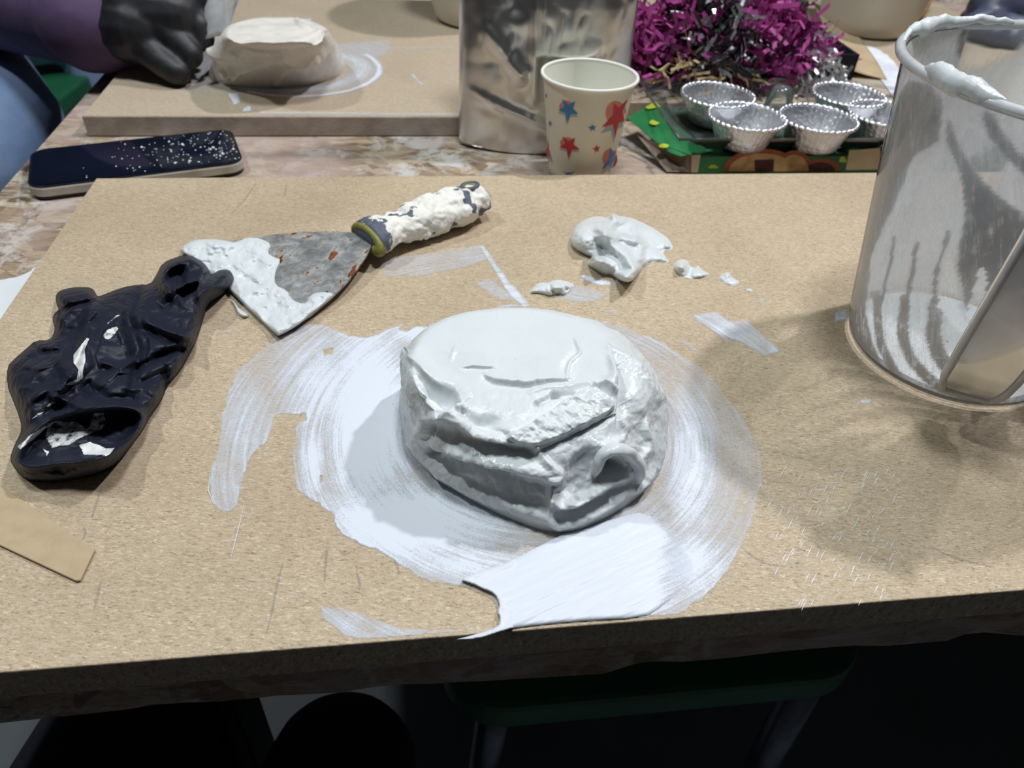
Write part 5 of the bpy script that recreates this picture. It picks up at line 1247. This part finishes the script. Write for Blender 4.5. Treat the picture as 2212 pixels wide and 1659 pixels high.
# thing held: flexible clear plastic scraper, caked
bladep = [hp(432, 95, .81), hp(520, -20, .83), hp(560, -90, .85), hp(470, -80, .86), hp(420, 30, .84), hp(428, 88, .82)]
n1, n2 = 14, 10; V = []
qa, qb, qc_, qd = hp(430, 90, 0.746), hp(486, 72, 0.738), hp(540, -70, 0.768), hp(430, -70, 0.778)
for i in range(n1):
    for j in range(n2):
        s, t = i / (n1 - 1), j / (n2 - 1); p = (qa * (1 - t) + qb * t) * (1 - s) + (qd * (1 - t) + qc_ * t) * s
        V.append(p + np.array([0, -1, .3]) * .014 * (fbm(np.array(s * 4.0), np.array(t * 3.0), 3) + .15 * math.sin(t * 6)))
o = mesh('plastic_scraper', V, gridfaces(n1, n2), M['dirty_plastic']); solid(o, .0012); tag(o, 'dirty clear plastic sheet held in the black gloved hand', 'plastic sheet')
# right: gloved hand of someone in navy
P2 = empty('person', (1.0, 1.55, 0), 'person in dark navy at the far right resting a dusty gloved hand', 'person')
def hq(u, v, y): return pxy(float(u), float(v), y)
hand2 = [(hq(2170, 40, 1.10), .036, hq(2260, 10, 1.14), .045), (hq(2130, 45, 1.09), .030, hq(2180, 30, 1.10), .036), (hq(2260, 10, 1.14), .044, hq(2420, -40, 1.22), .05)]
hand2 += finger([hq(2140, 40, 1.07), hq(2100, 52, 1.06), hq(2098, 82, 1.055)], [.018, .014, .011]) + finger([hq(2150, 55, 1.055), hq(2120, 68, 1.045), hq(2120, 95, 1.042)], [.018, .014, .011]) + finger([hq(2175, 60, 1.045), hq(2150, 78, 1.03), hq(2150, 105, 1.03)], [.018, .014, .011]) + finger([hq(2200, 62, 1.04), hq(2185, 85, 1.025), hq(2185, 110, 1.025)], [.016, .012, .010]) + finger([hq(2150, 30, 1.12), hq(2105, 35, 1.13), hq(2085, 50, 1.12)], [.018, .014, .011])
hand2 = [(np.maximum(a, [-9, -9, ZB + ra]), ra, np.maximum(b, [-9, -9, ZB + rb]), rb) for a, ra, b, rb in hand2]
capsules('grey_glove', hand2, M['hand_glove_grey'], P2, .003, 5)
capsules('navy_top', [(hq(2300, -10, 1.16), .05, np.array([1.15, 1.45, 1.0]), .065), (np.array([1.15, 1.45, 1.0]), .065, np.array([1.05, 1.62, 1.22]), .08), (np.array([.78, 1.62, 1.15]), .15, np.array([.80, 1.6, .62]), .16), (np.array([.95, 1.62, 1.15]), .15, np.array([.95, 1.6, .62]), .16), (np.array([.72, 1.55, 1.1]), .07, np.array([.66, 1.40, .86]), .06)], M['navy'], P2, .01, 5)
capsules('trousers', [(np.array([.80, 1.6, .55]), .13, np.array([.76, 1.3, .54]), .08), (np.array([.76, 1.3, .54]), .08, np.array([.76, 1.3, .08]), .05), (np.array([.98, 1.6, .55]), .13, np.array([1.0, 1.3, .54]), .08), (np.array([1.0, 1.3, .54]), .08, np.array([1.0, 1.3, .08]), .05)], M['navy'], P2, .012, 4)

# ------------------------------------------------------------------ green seats
def seat(name, corner, ux, sx, sy, z, label, legs):
    o = empty(name, (*corner, 0), label, 'bench'); ux = np.array(ux); uy_ = np.array([-ux[1], ux[0]])
    c = np.array(corner); prism('seat', rrect(c, ux, uy_, sx, sy, .05, 8), z - .035, z, M['green_seat'], o, .006)
    for a, b, dx in legs:
        p = c + ux * a + uy_ * b; q = p + ux * dx
        tube('leg', [(*p, z - .034), (*q, .002)], .016, M['steel'], o, 10)
    return o
seat('green_bench', (-1.42, .92), (math.cos(.05), math.sin(.05)), .52, 1.05, .45, 'green bench seat behind the jeans at the left of the table', ((.06, .08, -.02), (.46, .08, .02), (.06, .97, -.02), (.46, .97, .02)))
nb = px(960, 1545, .45)[:2]
seat('green_stool', (nb[0], nb[1]), UX, .36, .30, .45, 'green stool seat tucked under the table front', ((.05, .05, -.02), (.325, .03, .015), (.05, .25, -.02), (.31, .25, .02)))
# photographer's knee, low at the left under the table
P3 = empty('person', (-.2, -.35, 0), 'seated person in dark trousers whose knees show under the table front', 'person')
kz = .50
k1 = px(190, 1700, kz); k2 = px(690, 1760, kz - .05)
capsules('trousers', [(np.array([k1[0], -.30, kz + .02]), .085, k1 + [0, .05, -.03], .06), (k1 + [0, .05, -.03], .06, np.array([k1[0], k1[1] + .02, .08]), .045), (np.array([k2[0], -.30, kz]), .085, k2 + [0, .05, -.05], .06), (k2 + [0, .05, -.05], .06, np.array([k2[0], k2[1], .08]), .045), (np.array([k1[0], -.32, kz + .03]), .11, np.array([k2[0], -.32, kz + .03]), .11)], M['navy'], P3, .01, 4)
